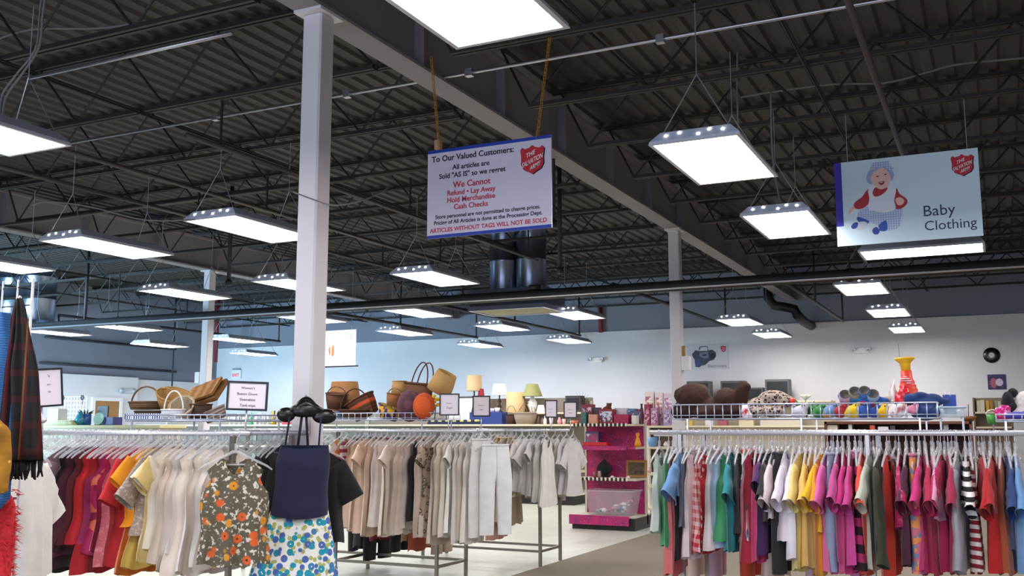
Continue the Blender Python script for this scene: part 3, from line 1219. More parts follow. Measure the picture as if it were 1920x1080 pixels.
hang(A, YA, 'on the red-to-cream rack', 'clothes on the red-to-cream rack', 0.215, 'clear plastic hanger holding clothes on the red-to-cream rack', 'hangers on the red-to-cream rack', edge=-0.21, up=0.05)
A2 = [(486, 1040, 'cap', '#1a1a1d', None, 'black blouse nearest the floral blouse, behind it'), (493, 1060, 'tank', '#18181b', None, 'black sleeveless blouse just left of the navy top'),
      (501, 1060, 'dress', '#151518', None, 'black dress peeping out beside the navy top')]
hang(A2, YA2, 'at the back rail', 'black clothes by the navy top', 0.215, 'clear plastic hanger with black clothes behind the navy top', 'hangers behind the navy top', edge=-0.15, up=0.05)

B = [
    (618, 988, 'tee', '#e2d7d6', ('patches', '#e08a3c', '#c8d8a8'), 'orange and yellow flowered white t-shirt beside the navy top'),
    (628, 990, 'tank', '#e9e1e4', ('hstripe', '#a03a5c', 1.0), 'pink, white and navy striped top'),
    (644, 988, 'tank', '#b98f6e', None, 'camel sleeveless blouse next to the striped top'),
    (652, 986, 'tank', '#c19c80', None, 'tan sleeveless blouse'),
    (661, 994, 'tank', '#dcb592', None, 'peach-beige sleeveless blouse'),
    (672, 998, 'cap', '#d8b093', None, 'peach cap-sleeved blouse'),
    (682, 1004, 'tank', '#cfa98c', None, 'rosy tan blouse'),
    (693, 982, 'tank', '#e9dadb', None, 'pinkish white blouse with a button placket'),
    (704, 985, 'dress', '#ebe0de', None, 'pinkish white flared blouse'),
    (716, 1004, 'tank', '#dcc4b3', None, 'pale beige blouse'),
    (726, 1002, 'cap', '#e6d6c6', None, 'cream blouse with crossed ties'),
    (737, 978, 'tank', '#e0cdbb', None, 'short cream blouse'),
    (747, 1000, 'tank', '#cdb6ab', None, 'mushroom sleeveless blouse'),
    (757, 990, 'tank', '#c6afa8', None, 'pinkish grey sleeveless blouse'),
    (767, 978, 'strap', '#161517', None, 'thin black strappy top'),
    (777, 1006, 'tank', '#d2beae', None, 'beige sleeveless blouse right of the black straps'),
    (787, 1006, 'tank', '#dccabb', None, 'pale oat sleeveless blouse'),
    (797, 1000, 'cap', '#a59280', ('leopard', '#5d5148', '#c9bba8'), 'taupe blouse with a dark printed hem'),
    (807, 1020, 'tank', '#a78f7e', None, 'brownish taupe blouse'),
    (816, 1004, 'tank', '#dfd2bf', None, 'ecru sleeveless blouse'),
    (826, 1006, 'tank', '#e6dfd3', None, 'off-white long blouse'),
    (836, 1000, 'cap', '#e9e5de', None, 'off-white cap-sleeved blouse'),
    (846, 1018, 'tank', '#eceae8', None, 'white buttoned blouse'),
    (857, 1016, 'tank', '#d6cdc0', None, 'stone-coloured sleeveless blouse'),
    (868, 1018, 'tank', '#e4ddd2', None, 'ecru buttoned blouse next to the white trousers'),
    (884, 1009, 'pants', '#e3e5e6', None, 'white trousers, first of two pairs'),
]
hang(B, YB, 'on the beige rack', 'clothes on the beige rack', 0.2, 'clear plastic hanger holding clothes on the beige rack', 'hangers on the beige rack', ('#f0e8e0', 0.38), edge=-0.19, up=0.05)
B2 = [(690, 1052, 'pants', '#17171a', None, 'longest black trousers'),
      (655, 1034, 'pants', '#1d1c1f', None, 'black trousers under the camel blouse'),
      (735, 1036, 'pants', '#222226', None, 'charcoal trousers under the mushroom blouse'),
      (700, 1012, 'skirt', '#8c2f36', None, 'dark red skirt below the pinkish white blouse'),
      (672, 1024, 'skirt', '#4a4a52', None, 'dark grey skirt below the peach blouse'),
      (775, 1032, 'skirt', '#b4543a', None, 'rust skirt below the oat blouse'),
      (812, 1040, 'pants', '#b8a694', None, 'sand-coloured trousers below the taupe blouse'),
      (760, 1015, 'skirt', '#b08a66', None, 'camel skirt below the black straps')]
hang(B2, YB2, 'on the back rail of the beige rack', 'back clothes on the beige rack', 0.2, 'clear plastic hanger on the back rail of the beige rack', 'hangers at the back of the beige rack', edge=-0.19, up=0.05)

Cc = [
    (918, 1010, 'dress', '#b87462', None, 'terracotta dress between the trousers and the print skirt'),
    (928, 968, 'skirt', '#c8a878', ('leopard', '#7b5a35', '#d8bd92'), 'tan leopard-print skirt'),
    (936, 980, 'skirt', '#d2bfa0', None, 'pale khaki skirt'),
    (946, 985, 'skirt', '#a08468', None, 'brown skirt under the khaki one'),
    (953, 930, 'tank', '#cfd4ca', ('floral', '#7fa3b8', '#d9a27f'), 'white blouse with small blue and orange flowers'),
    (964, 920, 'cap', '#e9e7e2', None, 'white cap-sleeved blouse beside the flowered one'),
    (978, 924, 'flutter', '#e4e2df', None, 'white loose-sleeved blouse'),
    (990, 932, 'cap', '#d9d8d8', None, 'greyish white cap-sleeved blouse'),
    (1001, 940, 'tank', '#cfcdc8', None, 'pale grey blouse'),
    (1012, 950, 'dress', '#eeece8', None, 'bright white flared dress at the rack end'),
]
hang(Cc, YC, 'on the white rack', 'clothes on the white rack', 0.2, 'clear plastic hanger holding clothes on the white rack', 'hangers on the white rack', ('#f4f2ee', 0.3), edge=-0.19, up=0.05)
C2 = [(1040, 930, 'tank', '#d3cec2', None, 'cream blouse behind the bright white dress'), (1052, 925, 'tee', '#c9c6c3', None, 'light grey t-shirt, inner of two'),
      (1064, 928, 'tee', '#d4d2d0', None, 'light grey t-shirt, outermost beside the pink shelf'), (1030, 940, 'tank', '#bdb5a6', None, 'stone blouse deep behind the white dress')]
hang(C2, YC2, 'on the white rack', 'back clothes on the white rack', 0.19, 'clear plastic hanger on the back rail of the white rack', 'hangers at the back of the white rack', ('#f4f2ee', 0.4), edge=-0.17, up=0.05)

D = [
    (1222, 997, 'tank', '#dfe6df', None, 'white and mint tank top at the rack end'),
    (1240, 1023, 'tank', '#2fa268', None, 'green sleeveless top'),
    (1248, 1076, 'dress', '#d9606a', None, 'coral long dress behind the black top'),
    (1257, 1050, 'tank', '#15171f', None, 'black sleeveless top with a blue hem'),
    (1266, 932, 'flutter', '#6f9fd2', None, 'sky blue ruffled short top'),
    (1276, 985, 'tank', '#3f4050', None, 'slate grey sleeveless top'),
    (1286, 1046, 'tank', '#ecdfe0', None, 'pinkish white tank top'),
    (1301, 1037, 'tank', '#e9c9c9', ('gingham', '#c92a34', 1.6), 'red and white gingham shirt'),
    (1313, 1034, 'strap', '#b81f2a', ('dots', '#efe0e0', 1.0), 'red top with white dots'),
    (1322, 1028, 'tank', '#e9dadb', None, 'plain white tank top beside the dotted one'),
    (1337, 1026, 'tank', '#a9bfdb', None, 'pale blue tank top'),
    (1350, 1012, 'strap', '#48a06a', None, 'leaf green strappy top'),
    (1360, 1032, 'flutter', '#178a93', None, 'teal ruffled top'),
    (1374, 1002, 'tank', '#16161a', None, 'black sleeveless top beside the teal one'),
    (1386, 1014, 'strap', '#e6e0ea', ('petals', '#6d5aa5', '#7fae9a'), 'white strappy top with purple flowers'),
    (1398, 1052, 'tank', '#c32c4a', None, 'red-pink sleeveless top before the purple one'),
    (1409, 1052, 'tank', '#c4286c', None, 'raspberry pink dress-length top'),
    (1421, 1036, 'cap', '#4a1c5c', None, 'dark purple cap-sleeved top'),
    (1433, 980, 'tee', '#202024', None, 'black t-shirt beside the purple top'),
    (1444, 974, 'tee', '#ecdde2', None, 'pinkish white t-shirt with drooping sleeve'),
    (1452, 1078, 'pants', '#1c1c22', None, 'black leggings under the pinkish white t-shirt'),
    (1466, 1010, 'tee', '#efe6ee', None, 'white t-shirt with lilac tint'),
    (1480, 1046, 'tee', '#efeaf2', None, 'long white t-shirt before the yellows'),
    (1494, 1068, 'tee', '#ecd98a', None, 'pale yellow t-shirt'),
    (1505, 1062, 'tee', '#eac36a', None, 'mustard yellow t-shirt'),
    (1515, 1060, 'strap', '#f0dd9a', None, 'cream-yellow strappy top'),
    (1524, 1078, 'tee', '#e3a02a', None, 'golden orange t-shirt'),
    (1535, 1000, 'tee', '#efbf18', None, 'bright yellow t-shirt'),
    (1546, 1074, 'tee', '#ea6fb4', None, 'bubblegum pink t-shirt in front of the grey-blue leggings'),
    (1557, 1072, 'pants', '#8b93ae', None, 'grey-blue leggings'),
    (1566, 1050, 'tee', '#c64f95', None, 'orchid pink t-shirt'),
    (1576, 1072, 'tee', '#d9348a', None, 'hot pink t-shirt'),
    (1588, 1060, 'tee', '#cf4a97', None, 'deep pink t-shirt with wide sleeve'),
    (1600, 1070, 'dress', '#b8306c', ('hstripe', '#2a1320', 0.7), 'pink and black striped dress'),
    (1611, 1078, 'tee', '#ef5136', None, 'orange-red t-shirt'),
    (1628, 1068, 'tee', '#c5cbb9', None, 'pale sage long t-shirt'),
    (1648, 1040, 'long', '#33381f', None, 'dark olive jacket'),
    (1660, 1078, 'dress', '#d93a24', None, 'vermilion dress under the olive jacket'),
    (1684, 990, 'tee', '#a3204e', ('speck', '#c85a86'), 'berry speckled t-shirt'),
    (1697, 1058, 'tee', '#4d1636', None, 'dark burgundy t-shirt'),
    (1711, 1076, 'pants', '#c2697a', ('patches', '#d98a4a', '#6f7d9a', 2.5), 'coral and blue floral leggings'),
    (1722, 1070, 'tee', '#d02c7a', None, 'magenta t-shirt beside the floral leggings'),
    (1735, 1078, 'tee', '#b5184e', None, 'cherry pink t-shirt'),
    (1750, 975, 'flutter', '#e9a9c9', None, 'pale pink flutter-sleeved top'),
    (1764, 1070, 'tee', '#c01c5a', None, 'crimson pink t-shirt with long sleeve tips'),
    (1779, 1074, 'tee', '#a11548', None, 'wine pink t-shirt'),
    (1796, 1068, 'long', '#9a979e', None, 'grey long cardigan'),
    (1812, 940, 'tee', '#f0efec', ('hstripe', '#141418', 1.3), 'black and white striped short top'),
    (1820, 1072, 'dress', '#e9dcd8', ('hstripe', '#8e2233', 1.5), 'red and white striped long top'),
    (1845, 965, 'tee', '#b11420', None, 'red t-shirt beside the striped tops'),
    (1862, 1070, 'tee', '#c01a1a', None, 'bright red long t-shirt'),
    (1880, 1076, 'tank', '#b0541f', None, 'rust brown sleeveless dress'),
    (1893, 1030, 'tee', '#24407a', None, 'navy blue t-shirt at the picture edge'),
    (1908, 1070, 'tee', '#6f9fd2', None, 'light blue t-shirt at the picture edge'),
]
hang(D, YD, 'on the pink rack', 'clothes on the pink rack', 0.185, 'clear plastic hanger holding clothes on the pink rack', 'hangers on the pink rack', edge=-0.18)
D2 = [(1515, 1085, 'pants', '#d8b8c8', None, 'pale pink leggings under the white t-shirts'), (1330, 1085, 'pants', '#c9a6bb', None, 'mauve leggings under the gingham shirt'),
      (1395, 1085, 'pants', '#d4502f', None, 'orange trousers under the flowered strappy top'), (1290, 1085, 'pants', '#e8cfc0', None, 'peach leggings under the black top'),
      (1440, 1085, 'skirt', '#d9c6b8', None, 'cream skirt under the raspberry top'), (1600, 1085, 'pants', '#d48ab8', None, 'pink leggings under the deep pink t-shirt')]
hang(D2, YD2, 'on the back rail of the pink rack', 'back clothes on the pink rack', 0.185, 'clear plastic hanger on the back rail of the pink rack', 'hangers at the back of the pink rack', edge=-0.18)
# empty hangers crowding the rails
for (xa, xb, y, n, lab, grp) in ((-6.45, -4.1, YA2, 46, 'empty clear hanger on the back rail of the red-to-cream rack', 'empty hangers on the red-to-cream rack'),
                                 (-7.2, -4.5, YB2, 30, 'empty clear hanger on the back rail of the beige rack', 'empty hangers on the beige rack'),
                                 (-2.05, 0.2, YD2, 56, 'empty clear hanger on the back rail of the pink rack', 'empty hangers on the pink rack'),
                                 (-5.85, -4.5, YC2, 10, 'empty clear hanger on the back rail of the white rack', 'empty hangers on the white rack')):
    for k in range(n):
        hanger(xa + (xb - xa) * (k + R.uniform(0.1, 0.9)) / n, y, PI / 2 + R.uniform(-0.25, 0.25), lab, grp, 0.0 if 'pink' in lab else 0.05)

# ---------------------------------------------------------------- clothes shown face-on at the rack ends


def face(x, y):
    return math.atan2(-x, y)


def shown(px_, y, ptop, phem, name, cat, label, geo, m, hook_z=RZ, dz=0.0):
    x = aty(px_, 900, y)[0]
    o = geo.build(name, m, None, True, (x, y, hook_z), face(x, y), None, True)
    return tag(o, label, cat)


bx_ = aty(588, 900, 5.36)[0]
o = garment_geo('tee', RZ - aty(588, 1012, 5.36)[1] + 0.04, R, 0.19, 0.0, 1.3).build('t_shirt', cloth('#131316'), None, True, (bx_, 5.36, RZ + 0.02), face(bx_, 5.36))
tag(o, 'black t-shirt hanging face-on right behind the navy top', 't-shirt')
h_ = hanger(bx_, 5.36, face(bx_, 5.36), 'hanger of the black t-shirt behind the navy top', None)
h_.location.z = RZ + 0.02
t = thing('face_out_arm', 'chrome arm carrying the black t-shirt behind the navy top', 'display arm', (0, 0, 0))
MB().tube([(bx_, YA2, RZ + 0.016), (bx_, 5.4, RZ + 0.018)], 0.008, 8).build('bar', CHROME, t, True)
MB().ball((bx_, 5.4, RZ + 0.024), 0.012, 8, 6).build('stop', CHROME, t, True)
fy = 4.34
fx = aty(440, 900, fy)[0]
L = RZ - aty(440, 1056, fy)[1]
shown(441, fy, 0, 0, 'blouse', 'blouse', 'grey-brown blouse with orange and cream flowers, facing out beside the navy top', garment_geo('tank', L, R, 0.185, 0.02, 1.6),
      cloth('#5f5a4a', ('floral', '#d8d2c4', '#d9622a', 1.1)))
hanger(fx, fy, face(fx, fy), 'clear hanger holding the grey-brown flowered blouse', None)
# navy top over a flowered skirt, on a black padded hanger hooked to the end of the rail
ny = 4.95
nx = aty(566, 900, ny)[0]
nd = face(nx, ny)
NZ = aty(566, 770, ny)[1] + 0.02
sk_top = aty(560, 958, ny)[1]
SL = 0.03
top = MB()


def shell(rows, n=24, dy=0.05, sk=0.0, ripple=0.0, rp=7):
    """rows of (half width, z, depth, x shift)"""
    rings = []
    for i, (w_, z, d, sx) in enumerate(rows):
        rings.append([(sx + w_ * math.cos(2 * PI * k / n), (d + ripple * i / len(rows) * math.sin(rp * 2 * PI * k / n)) * math.sin(2 * PI * k / n), z) for k in range(n)])
    return rings


zt = aty(566, 835, ny)[1] - NZ
zb = aty(566, 964, ny)[1] - NZ
rows = []
for i in range(13):
    v = i / 12
    w_ = interp([(0, 0.145), (0.25, 0.162), (0.6, 0.158), (1, 0.172)], v)
    rows.append((w_, zt + (zb - zt) * v, interp([(0, 0.035), (0.3, 0.06), (0.7, 0.06), (1, 0.085)], v), 0.01 - 0.02 * v))
rg = shell(rows, 32, ripple=0.008)
rg = [[(x_, y_, z_ - (0.025 * (1 - (x_ / 0.172) ** 2) if i == 12 else 0) - (0.02 * (1 - (x_ / 0.145) ** 2) if i == 0 and y_ < 0 else 0)) for (x_, y_, z_) in r] for i, r in enumerate(rg)]
top.loft(rg, 0, False, False)
t = thing('tank_top', 'navy tank top with thin straps worn over the flowered skirt at the rack end', 'tank top', (nx, ny, NZ), nd)
navy = mat('#171a3f', 0.85, pat='cloth')
top.build('body', navy, t, True)
for (xa, xb) in ((-0.105, -0.082), (0.095, 0.105), (-0.03, -0.012), (0.03, 0.016)):
    zs = -0.045 if abs(xa) > 0.05 else -0.06
    s_ = MB()
    for sy in (-1, 1):
        s_.tube([(xb, 0, zs), (xb * 0.9 + xa * 0.1, sy * 0.03, zs - 0.02), (xa, sy * 0.045, zt - 0.005)], 0.006 if abs(xa) > 0.05 else 0.008, 5)
    s_.build('strap', navy if abs(xa) > 0.05 else mat('#15161c', 0.8), t, True)
# skirt
zt2, zb2 = zb + 0.10, aty(545, 1100, ny)[1] - NZ
rows = []
for i in range(15):
    v = i / 14
    rows.append((0.148 + 0.132 * v ** 0.9, zt2 + (zb2 - zt2) * v, 0.03 + 0.1 * v, -0.005 - 0.03 * v))
f = MB()
f.loft(shell(rows, 60, ripple=0.022, rp=9), 0, False, False)
o = f.build('skirt', cloth('#1f9bb4', ('petals', '#4f6cb4', '#b4bb6a', 1.8)), None, True, (nx, ny, NZ), nd)
tag(o, 'white skirt with turquoise, blue and olive flowers under the navy top', 'skirt')
t = thing('padded_hanger', 'black padded hanger with clip ends above the navy top', 'hanger', (nx, ny, NZ), nd)
blk = mat('#0f0f12', 0.3)
f = MB()
f.lathe([(0.03, -0.06), (0.07, -0.055), (0.092, -0.03), (0.08, 0.0), (0.052, 0.035), (0.026, 0.058), (0.008, 0.066)], 22, (0.012, 0, 0.0), 0, 1.0, 0.42, True, True)
f.tube([(-0.11, 0, -0.035), (-0.05, 0, -0.005), (0.01, 0, 0.02), (0.07, 0, 0.0), (0.14, 0, -0.045)], [0.018, 0.02, 0.036, 0.022, 0.018], 12)
f.build('body', blk, t, True)
MB().ball((-0.105, 0, -0.045), (0.056, 0.028, 0.046), 16, 9).build('pad', blk, t, True)
MB().ball((0.125, 0, -0.055), (0.075, 0.03, 0.046), 16, 9).build('pad', blk, t, True)
MB().tube([(0.0, 0, 0.05), (0.0, 0.0, 0.06), (0.01, 0.03, 0.075), (0.02, 0.05, 0.06), (0.02, 0.055, 0.0), (0.02, 0.07, RZ - NZ)], 0.005, 6).build('hook', CHROME, t, True)

hanger(aty(910, 900, YB - 0.1)[0], YB, PI / 2 - 0.5, 'clear hanger holding the white trousers at the rack end', None)
px_ = 918
x = aty(px_, 900, YB - 0.14)[0]
L = RZ - aty(px_, 1005, YB - 0.14)[1]
o = bottoms_geo('pants', L, R, 0.15).build('trousers', cloth('#eef0f2'), None, True, (x, YB - 0.02, RZ), PI / 2 - 0.75)
tag(o, 'bright white wide trousers facing out at the end of the beige rack', 'trousers')

# ---------------------------------------------------------------- foreground stand with the scarf
SY = 2.62
x0 = aty(-70, 560, SY)[0]
x1 = aty(59, 560, SY)[0]
zt = aty(60, 522, SY)[1]
t = thing('grid_panel', 'white wire grid stand behind the plaid scarf', 'display stand', (0, 0, 0))
f = MB()
xs = [aty(p, 560, SY)[0] for p in (-66, -30, 4, 32, 60)]
for i, x in enumerate(xs):
    f.tube([(x, SY, 0.05), (x, SY, zt)], 0.004 if i < len(xs) - 1 else 0.006, 6)
f.build('upright_wire', mat('#dfe4e8', 0.35, 0.4), t, True)
g = MB()
z = 0.08
while z < zt:
    g.tube([(xs[0], SY, z), (xs[-1], SY, z)], 0.003, 5)
    z += 0.0735
g.build('cross_wire', mat('#3c3c42', 0.4, 0.5), t, True)
for xx in (xs[0], xs[-1]):
    MB().tube([(xx, SY - 0.22, 0.02), (xx, SY, 0.06), (xx, SY + 0.22, 0.02)], 0.012, 6).build('leg', STEEL, t, True)
# plaid scarf
sy = SY - 0.1
sx = aty(44, 700, sy)[0]
sd = face(sx, sy)
ztop = aty(25, 565, sy)[1]
zbot = aty(45, 862, sy)[1]
t = thing('scarf', 'black and red plaid scarf with fringed ends hanging from the wire grid', 'scarf', (sx, sy, ztop), sd)
plaid = mat('#151315', 0.9, pat='plaid', hex2='#4a0d16', hex3='#6e4a1c', scale=1.5)
hh = zbot - ztop
k_ = (aty(86, 720, sy)[0] - aty(4, 720, sy)[0]) * 0.62
for i, (c0, c1, w0, w1, yo) in enumerate(((-0.22, -0.2, 0.16, 0.34, 0.0), (-0.2, 0.22, 0.14, 0.36, -0.035))):
    rings = []
    for j in range(16):
        v = j / 15
        c = (c0 + (c1 - c0) * v ** 0.8) * k_
        w_ = k_ * interp([(0, w0 * 0.5), (0.12, w0), (0.5, w1 * 0.9), (1, w1)], v)
        rings.append([(c + w_ * math.cos(2 * PI * q / 24), yo + (0.022 + 0.012 * math.sin(5 * 2 * PI * q / 24 + i * 2)) * math.sin(2 * PI * q / 24), hh * v) for q in range(24)])
    pn = MB().loft(rings, 0, True, True).build('panel', plaid, t, True)
    fr = MB()
    for q in range(15):
        u = -0.95 + 1.9 * q / 14
        c = c1 * k_ + u * w1 * k_
        fr.tube([(c, yo, hh * 0.995), (c + R.uniform(-0.006, 0.006), yo, hh - 0.035), (c + R.uniform(-0.008, 0.008), yo, hh - R.uniform(0.055, 0.075))], [0.004, 0.005, 0.003], 5)
    fr.build('fringe', mat('#1a1517', 0.9), pn, True)
MB().tube([(c0 * k_, 0.1, 0.0), (c0 * k_, 0.02, 0.012), (c0 * k_, -0.03, 0.0), (c0 * k_, -0.035, -0.03)], 0.006, 6).build('hook', CHROME, t, True)
# blue knitted scarf, mustard cloth, red boa, white blouse
def drape(name, cat, label, px0, px1, py0, py1, y, m, wav=0.012, dep=0.025, taper=0.75):
    xc = (aty(px0, 800, y)[0] + aty(px1, 800, y)[0]) / 2
    w_ = abs(aty(px1, 800, y)[0] - aty(px0, 800, y)[0]) / 2
    z1_, z0_ = aty(px0, py0, y)[1], aty(px0, py1, y)[1]
    z0_ = max(z0_, 0.15)
    rings = []
    for j in range(16):
        v = j / 15
        ww = w_ * interp([(0, taper * 0.5), (0.2, taper), (0.7, 1.0), (0.93, 0.95), (1, 0.5)], v)
        rings.append([(ww * math.cos(2 * PI * q / 24) + 0.01 * math.sin(6 * v), (dep + wav * math.sin(4 * 2 * PI * q / 24 + 4 * v)) * math.sin(2 * PI * q / 24), (z0_ - z1_) * v) for q in range(24)])
    o = MB().loft(rings, 0, True, True).build(name, m, None, True, (xc, y, z1_), face(xc, y) * 0.6)
    return tag(o, label, cat)


drape('knit_scarf', 'scarf', 'blue knitted scarf hanging beside the plaid scarf', -45, 18, 590, 958, SY - 0.16, mat('#2f5d92', 0.95, pat='knit', hex2='#3f78b4', scale=1.6))
drape('shawl', 'shawl', 'mustard patterned shawl at the picture edge below the blue scarf', -70, 9, 780, 930, SY - 0.3, mat('#b9821f', 0.9, pat='clouds', hex2='#7a4d14', hex3='#e0b050'))
o = drape('feather_boa', 'boa', 'fuzzy red boa hanging below the blue knitted scarf', -40, 28, 905, 1110, SY - 0.12, mat('#b01a22', 0.95, pat='fur', hex2='#d8343c'), 0.01, 0.04)
# fuzz of the boa
fz = MB()
for k in range(420):
    a = R.uniform(0, 2 * PI)
    v = R.uniform(0.05, 0.98)
    rr = abs(aty(28, 800, SY - 0.12)[0] - aty(-40, 800, SY - 0.12)[0]) / 2
    p = Vector((rr * 0.9 * math.cos(a), 0.035 * math.sin(a), -v * 0.42))
    d = Vector((math.cos(a) * 0.02 + R.uniform(-0.01, 0.01), math.sin(a) * 0.02, R.uniform(-0.02, 0.012)))
    fz.tube([p, p + d], [0.0022, 0.0006], 3)
fz.build('fuzz', mat('#c4262e', 0.95), o)
wy = 3.0
x = aty(54, 900, wy)[0]
z = aty(70, 838, wy)[1]
L = z + 0.11 - aty(70, 1084, wy)[1]
o = garment_geo('tee', L, R, 0.15, -0.005, 1.6).build('blouse', cloth('#eceae6'), None, True, (x, wy, z + 0.11), face(x, wy) + 1.12)
tag(o, 'white crinkled blouse with puffed sleeve hanging below the plaid scarf', 'blouse')
hh_ = hanger(x, wy, face(x, wy) + 1.12, 'clear hanger of the white blouse below the plaid scarf', None)
hh_.location.z = z + 0.11
t = thing('face_out_arm', 'short chrome arm carrying the white blouse off the wire grid', 'display arm', (0, 0, 0))
MB().tube([(x, SY, z + 0.105), (x, wy + 0.06, z + 0.11)], 0.008, 8).build('bar', CHROME, t, True)
MB().ball((x, wy + 0.06, z + 0.116), 0.011, 8, 6).build('stop', CHROME, t, True)
# ================================================================ merchandise


def PX(px_, y_, py_=790):
    return aty(px_, py_, y_)[0]


def PZ_(px_, py_, y_):
    return aty(px_, py_, y_)[1]


def sized(px0, px1, pyb, pyt, y):
    """centre x, half width, height of a pixel box standing at depth y"""
    xa, xb = PX(px0, y), PX(px1, y)
    pc = (px0 + px1) / 2
    return (xa + xb) / 2, (xb - xa) / 2, PZ_(pc, pyt, y) - PZ_(pc, pyb, y), PZ_(pc, pyb, y)


def carton(name, cat, label, px0, px1, pyb, pyt, y, hexc, z=None, depth=0.12, panel=None, rz=0.0, group=None):
    cx_, hw, h, zb_ = sized(px0, px1, pyb, pyt, y)
    zb_ = zb_ if z is None else z
    t = thing(name, label, cat, (cx_, y + depth / 2, zb_), rz, group)
    MB().cbox(-hw, -depth / 2, 0, hw, depth / 2, h, 0.006).build('body', mat(hexc, 0.5), t)
    if panel:
        MB().box(-hw * 0.8, -depth / 2 - 0.002, h * 0.15, hw * 0.8, -depth / 2 + 0.001, h * 0.85).build('front_panel', panel, t)
    return t


def vessel(name, cat, label, px0, px1, pyb, pyt, y, prof, m, z=None, n=20, rot=None, parts=(), group=None, sy=1.0):
    """prof: (radius 0..1, height 0..1) scaled to the pixel box"""
    cx_, hw, h, zb_ = sized(px0, px1, pyb, pyt, y)
    zb_ = zb_ if z is None else z
    t = thing(name, label, cat, (cx_, y, zb_), 0, group, rot)
    MB().lathe([(max(r, 0.001) * hw, q * h) for r, q in prof], n, sy=sy).build('body', m, t, True)
    for (pn, pp, pm_) in parts:
        MB().lathe([(max(r, 0.001) * hw, q * h) for r, q in pp], n, sy=sy).build(pn, pm_, t, True)
    return t


VASE = [(0, 0), (0.5, 0), (0.95, 0.25), (1, 0.45), (0.6, 0.75), (0.4, 0.85), (0.5, 1.0), (0.42, 1.0), (0.3, 0.85)]
BOTTLE = [(0, 0), (0.9, 0), (1, 0.1), (1, 0.55), (0.4, 0.75), (0.35, 1.0), (0, 1.0)]
CUP = [(0, 0), (0.7, 0), (0.85, 0.4), (1, 1), (0.92, 1), (0.75, 0.4), (0, 0.1)]
GOBLET = [(0, 0), (0.8, 0), (0.75, 0.05), (0.12, 0.1), (0.12, 0.45), (0.8, 0.65), (1, 1), (0.94, 1), (0.7, 0.66), (0, 0.5)]


def wick(a, b, s=1.0):
    return mat(a, 0.8, pat='wicker', hex2=b, scale=s)


def basket(label, px0, px1, pyb, pyt, y, m, z=None, rot=(0, 0, 0), top=1.0, bot=0.75, sy=0.8, handle=None, hm=None, name='basket', n=24, square=False, rim=True, cut=None):
    """woven basket with an open mouth; handle = pixel y of the top of its bow"""
    cx_, hw, h, zb_ = sized(px0, px1, pyb, pyt, y)
    zb_ = zb_ if z is None else z
    t = thing(name, label, 'basket', (cx_, y, zb_), 0, None, rot)
    nn = 8 if square else n
    prof = [(0.001, 0.0), (bot * hw, 0.0), ((bot + (top - bot) * 0.5) * hw * 1.03, h * 0.5), (top * hw, h), (top * hw * 0.93, h), (bot * hw * 0.95, h * 0.12), (0.001, h * 0.1)]
    MB().lathe(prof, nn, sy=sy).build('body', m, t, not square)
    if rim:
        MB().tube([(top * hw * math.cos(2 * PI * k / 24), top * hw * sy * math.sin(2 * PI * k / 24), h) for k in range(25)], max(0.005, hw * 0.05), 6).build('rim', hm or m, t, True)
    if handle is not None:
        hh = PZ_((px0 + px1) / 2, handle, y) - zb_
        r_ = max(0.005, hw * 0.045)
        MB().tube([(top * hw * 0.97 * math.cos(PI * k / 14), 0, h * 0.9 + (hh - h * 0.9) * math.sin(PI * k / 14)) for k in range(15)], r_, 6).build('handle', hm or m, t, True)
    return t


BR, BR2, TAN, TAN2 = '#6b3f20', '#3d2313', '#c39a5f', '#8d6a3a'
# ---- baskets on the wire tray above the beige rack
Yt = 8.52
tz0 = max(PZ_(715, 787, 8.25), RZ + 0.03)
tz1 = PZ_(715, 777, 8.25)
x0, x1 = PX(560, 8.3), PX(813, 8.3)
topper('wire tray of brown baskets on top of the beige rack', x0, x1, 8.25, 8.82, tz0, tz0 + 0.065, 22, 5, [(x0 + 0.1, 8.25), (x1 - 0.1, 8.25), (x0 + 0.1, 8.82), (x1 - 0.1, 8.82)])
zB = tz0 + 0.006
basket('tan bucket-shaped basket standing upside down next to the near white column', 614, 676, 785, 714, 8.66, wick('#a87643', '#7c5128'), zB, (0, 0, 0), 0.72, 1.0, 0.7, None, None, rim=False)
basket('brown round basket leaning at the column with a low bow handle', 612, 648, 766, 738, 8.42, wick(BR, BR2), None, (0.1, 0.1, 0), 1, 0.8, 0.9, 725)
basket('dark brown split-wood basket with a wide bow handle, in front of the tan bucket', 640, 690, 781, 764, 8.36, wick('#5a3219', '#34200f'), zB, (0, 0, 0.2), 1, 0.8, 0.6, 729)
t = basket('tilted square brown basket with an orange stripe', 664, 714, 780, 744, 8.45, mat(BR, 0.75, pat='hstripe', hex2='#54301c', scale=2.0), zB + 0.035, (0, -0.5, 0.3), 1.0, 0.8, 0.75, None, None, square=True)
hw_ = sized(664, 714, 780, 744, 8.45)
MB().lathe([(hw_[1] * 0.905, hw_[2] * 0.42), (hw_[1] * 0.975, hw_[2] * 0.72)], 8, sy=0.75).build('stripe', mat('#d0532a', 0.7), t)
basket('purple and yellow woven basket lying low between the striped one and the big round', 706, 748, 782, 757, 8.4, mat('#4d2f4a', 0.8, pat='patches', hex2='#c99a2a', hex3='#3f2a5a', scale=1.6), zB, (0.0, 0.25, 0), 1, 0.7, 0.7, None)
t = basket('two-tone tan and brown tall shopping basket with long thin handles', 738, 806, 786, 718, 8.68, mat('#7a4f33', 0.8, pat='wicker', hex2='#5b3826'), zB, (0, 0.1, 0), 1, 0.8, 0.4)
hh_ = sized(738, 806, 786, 718, 8.68)
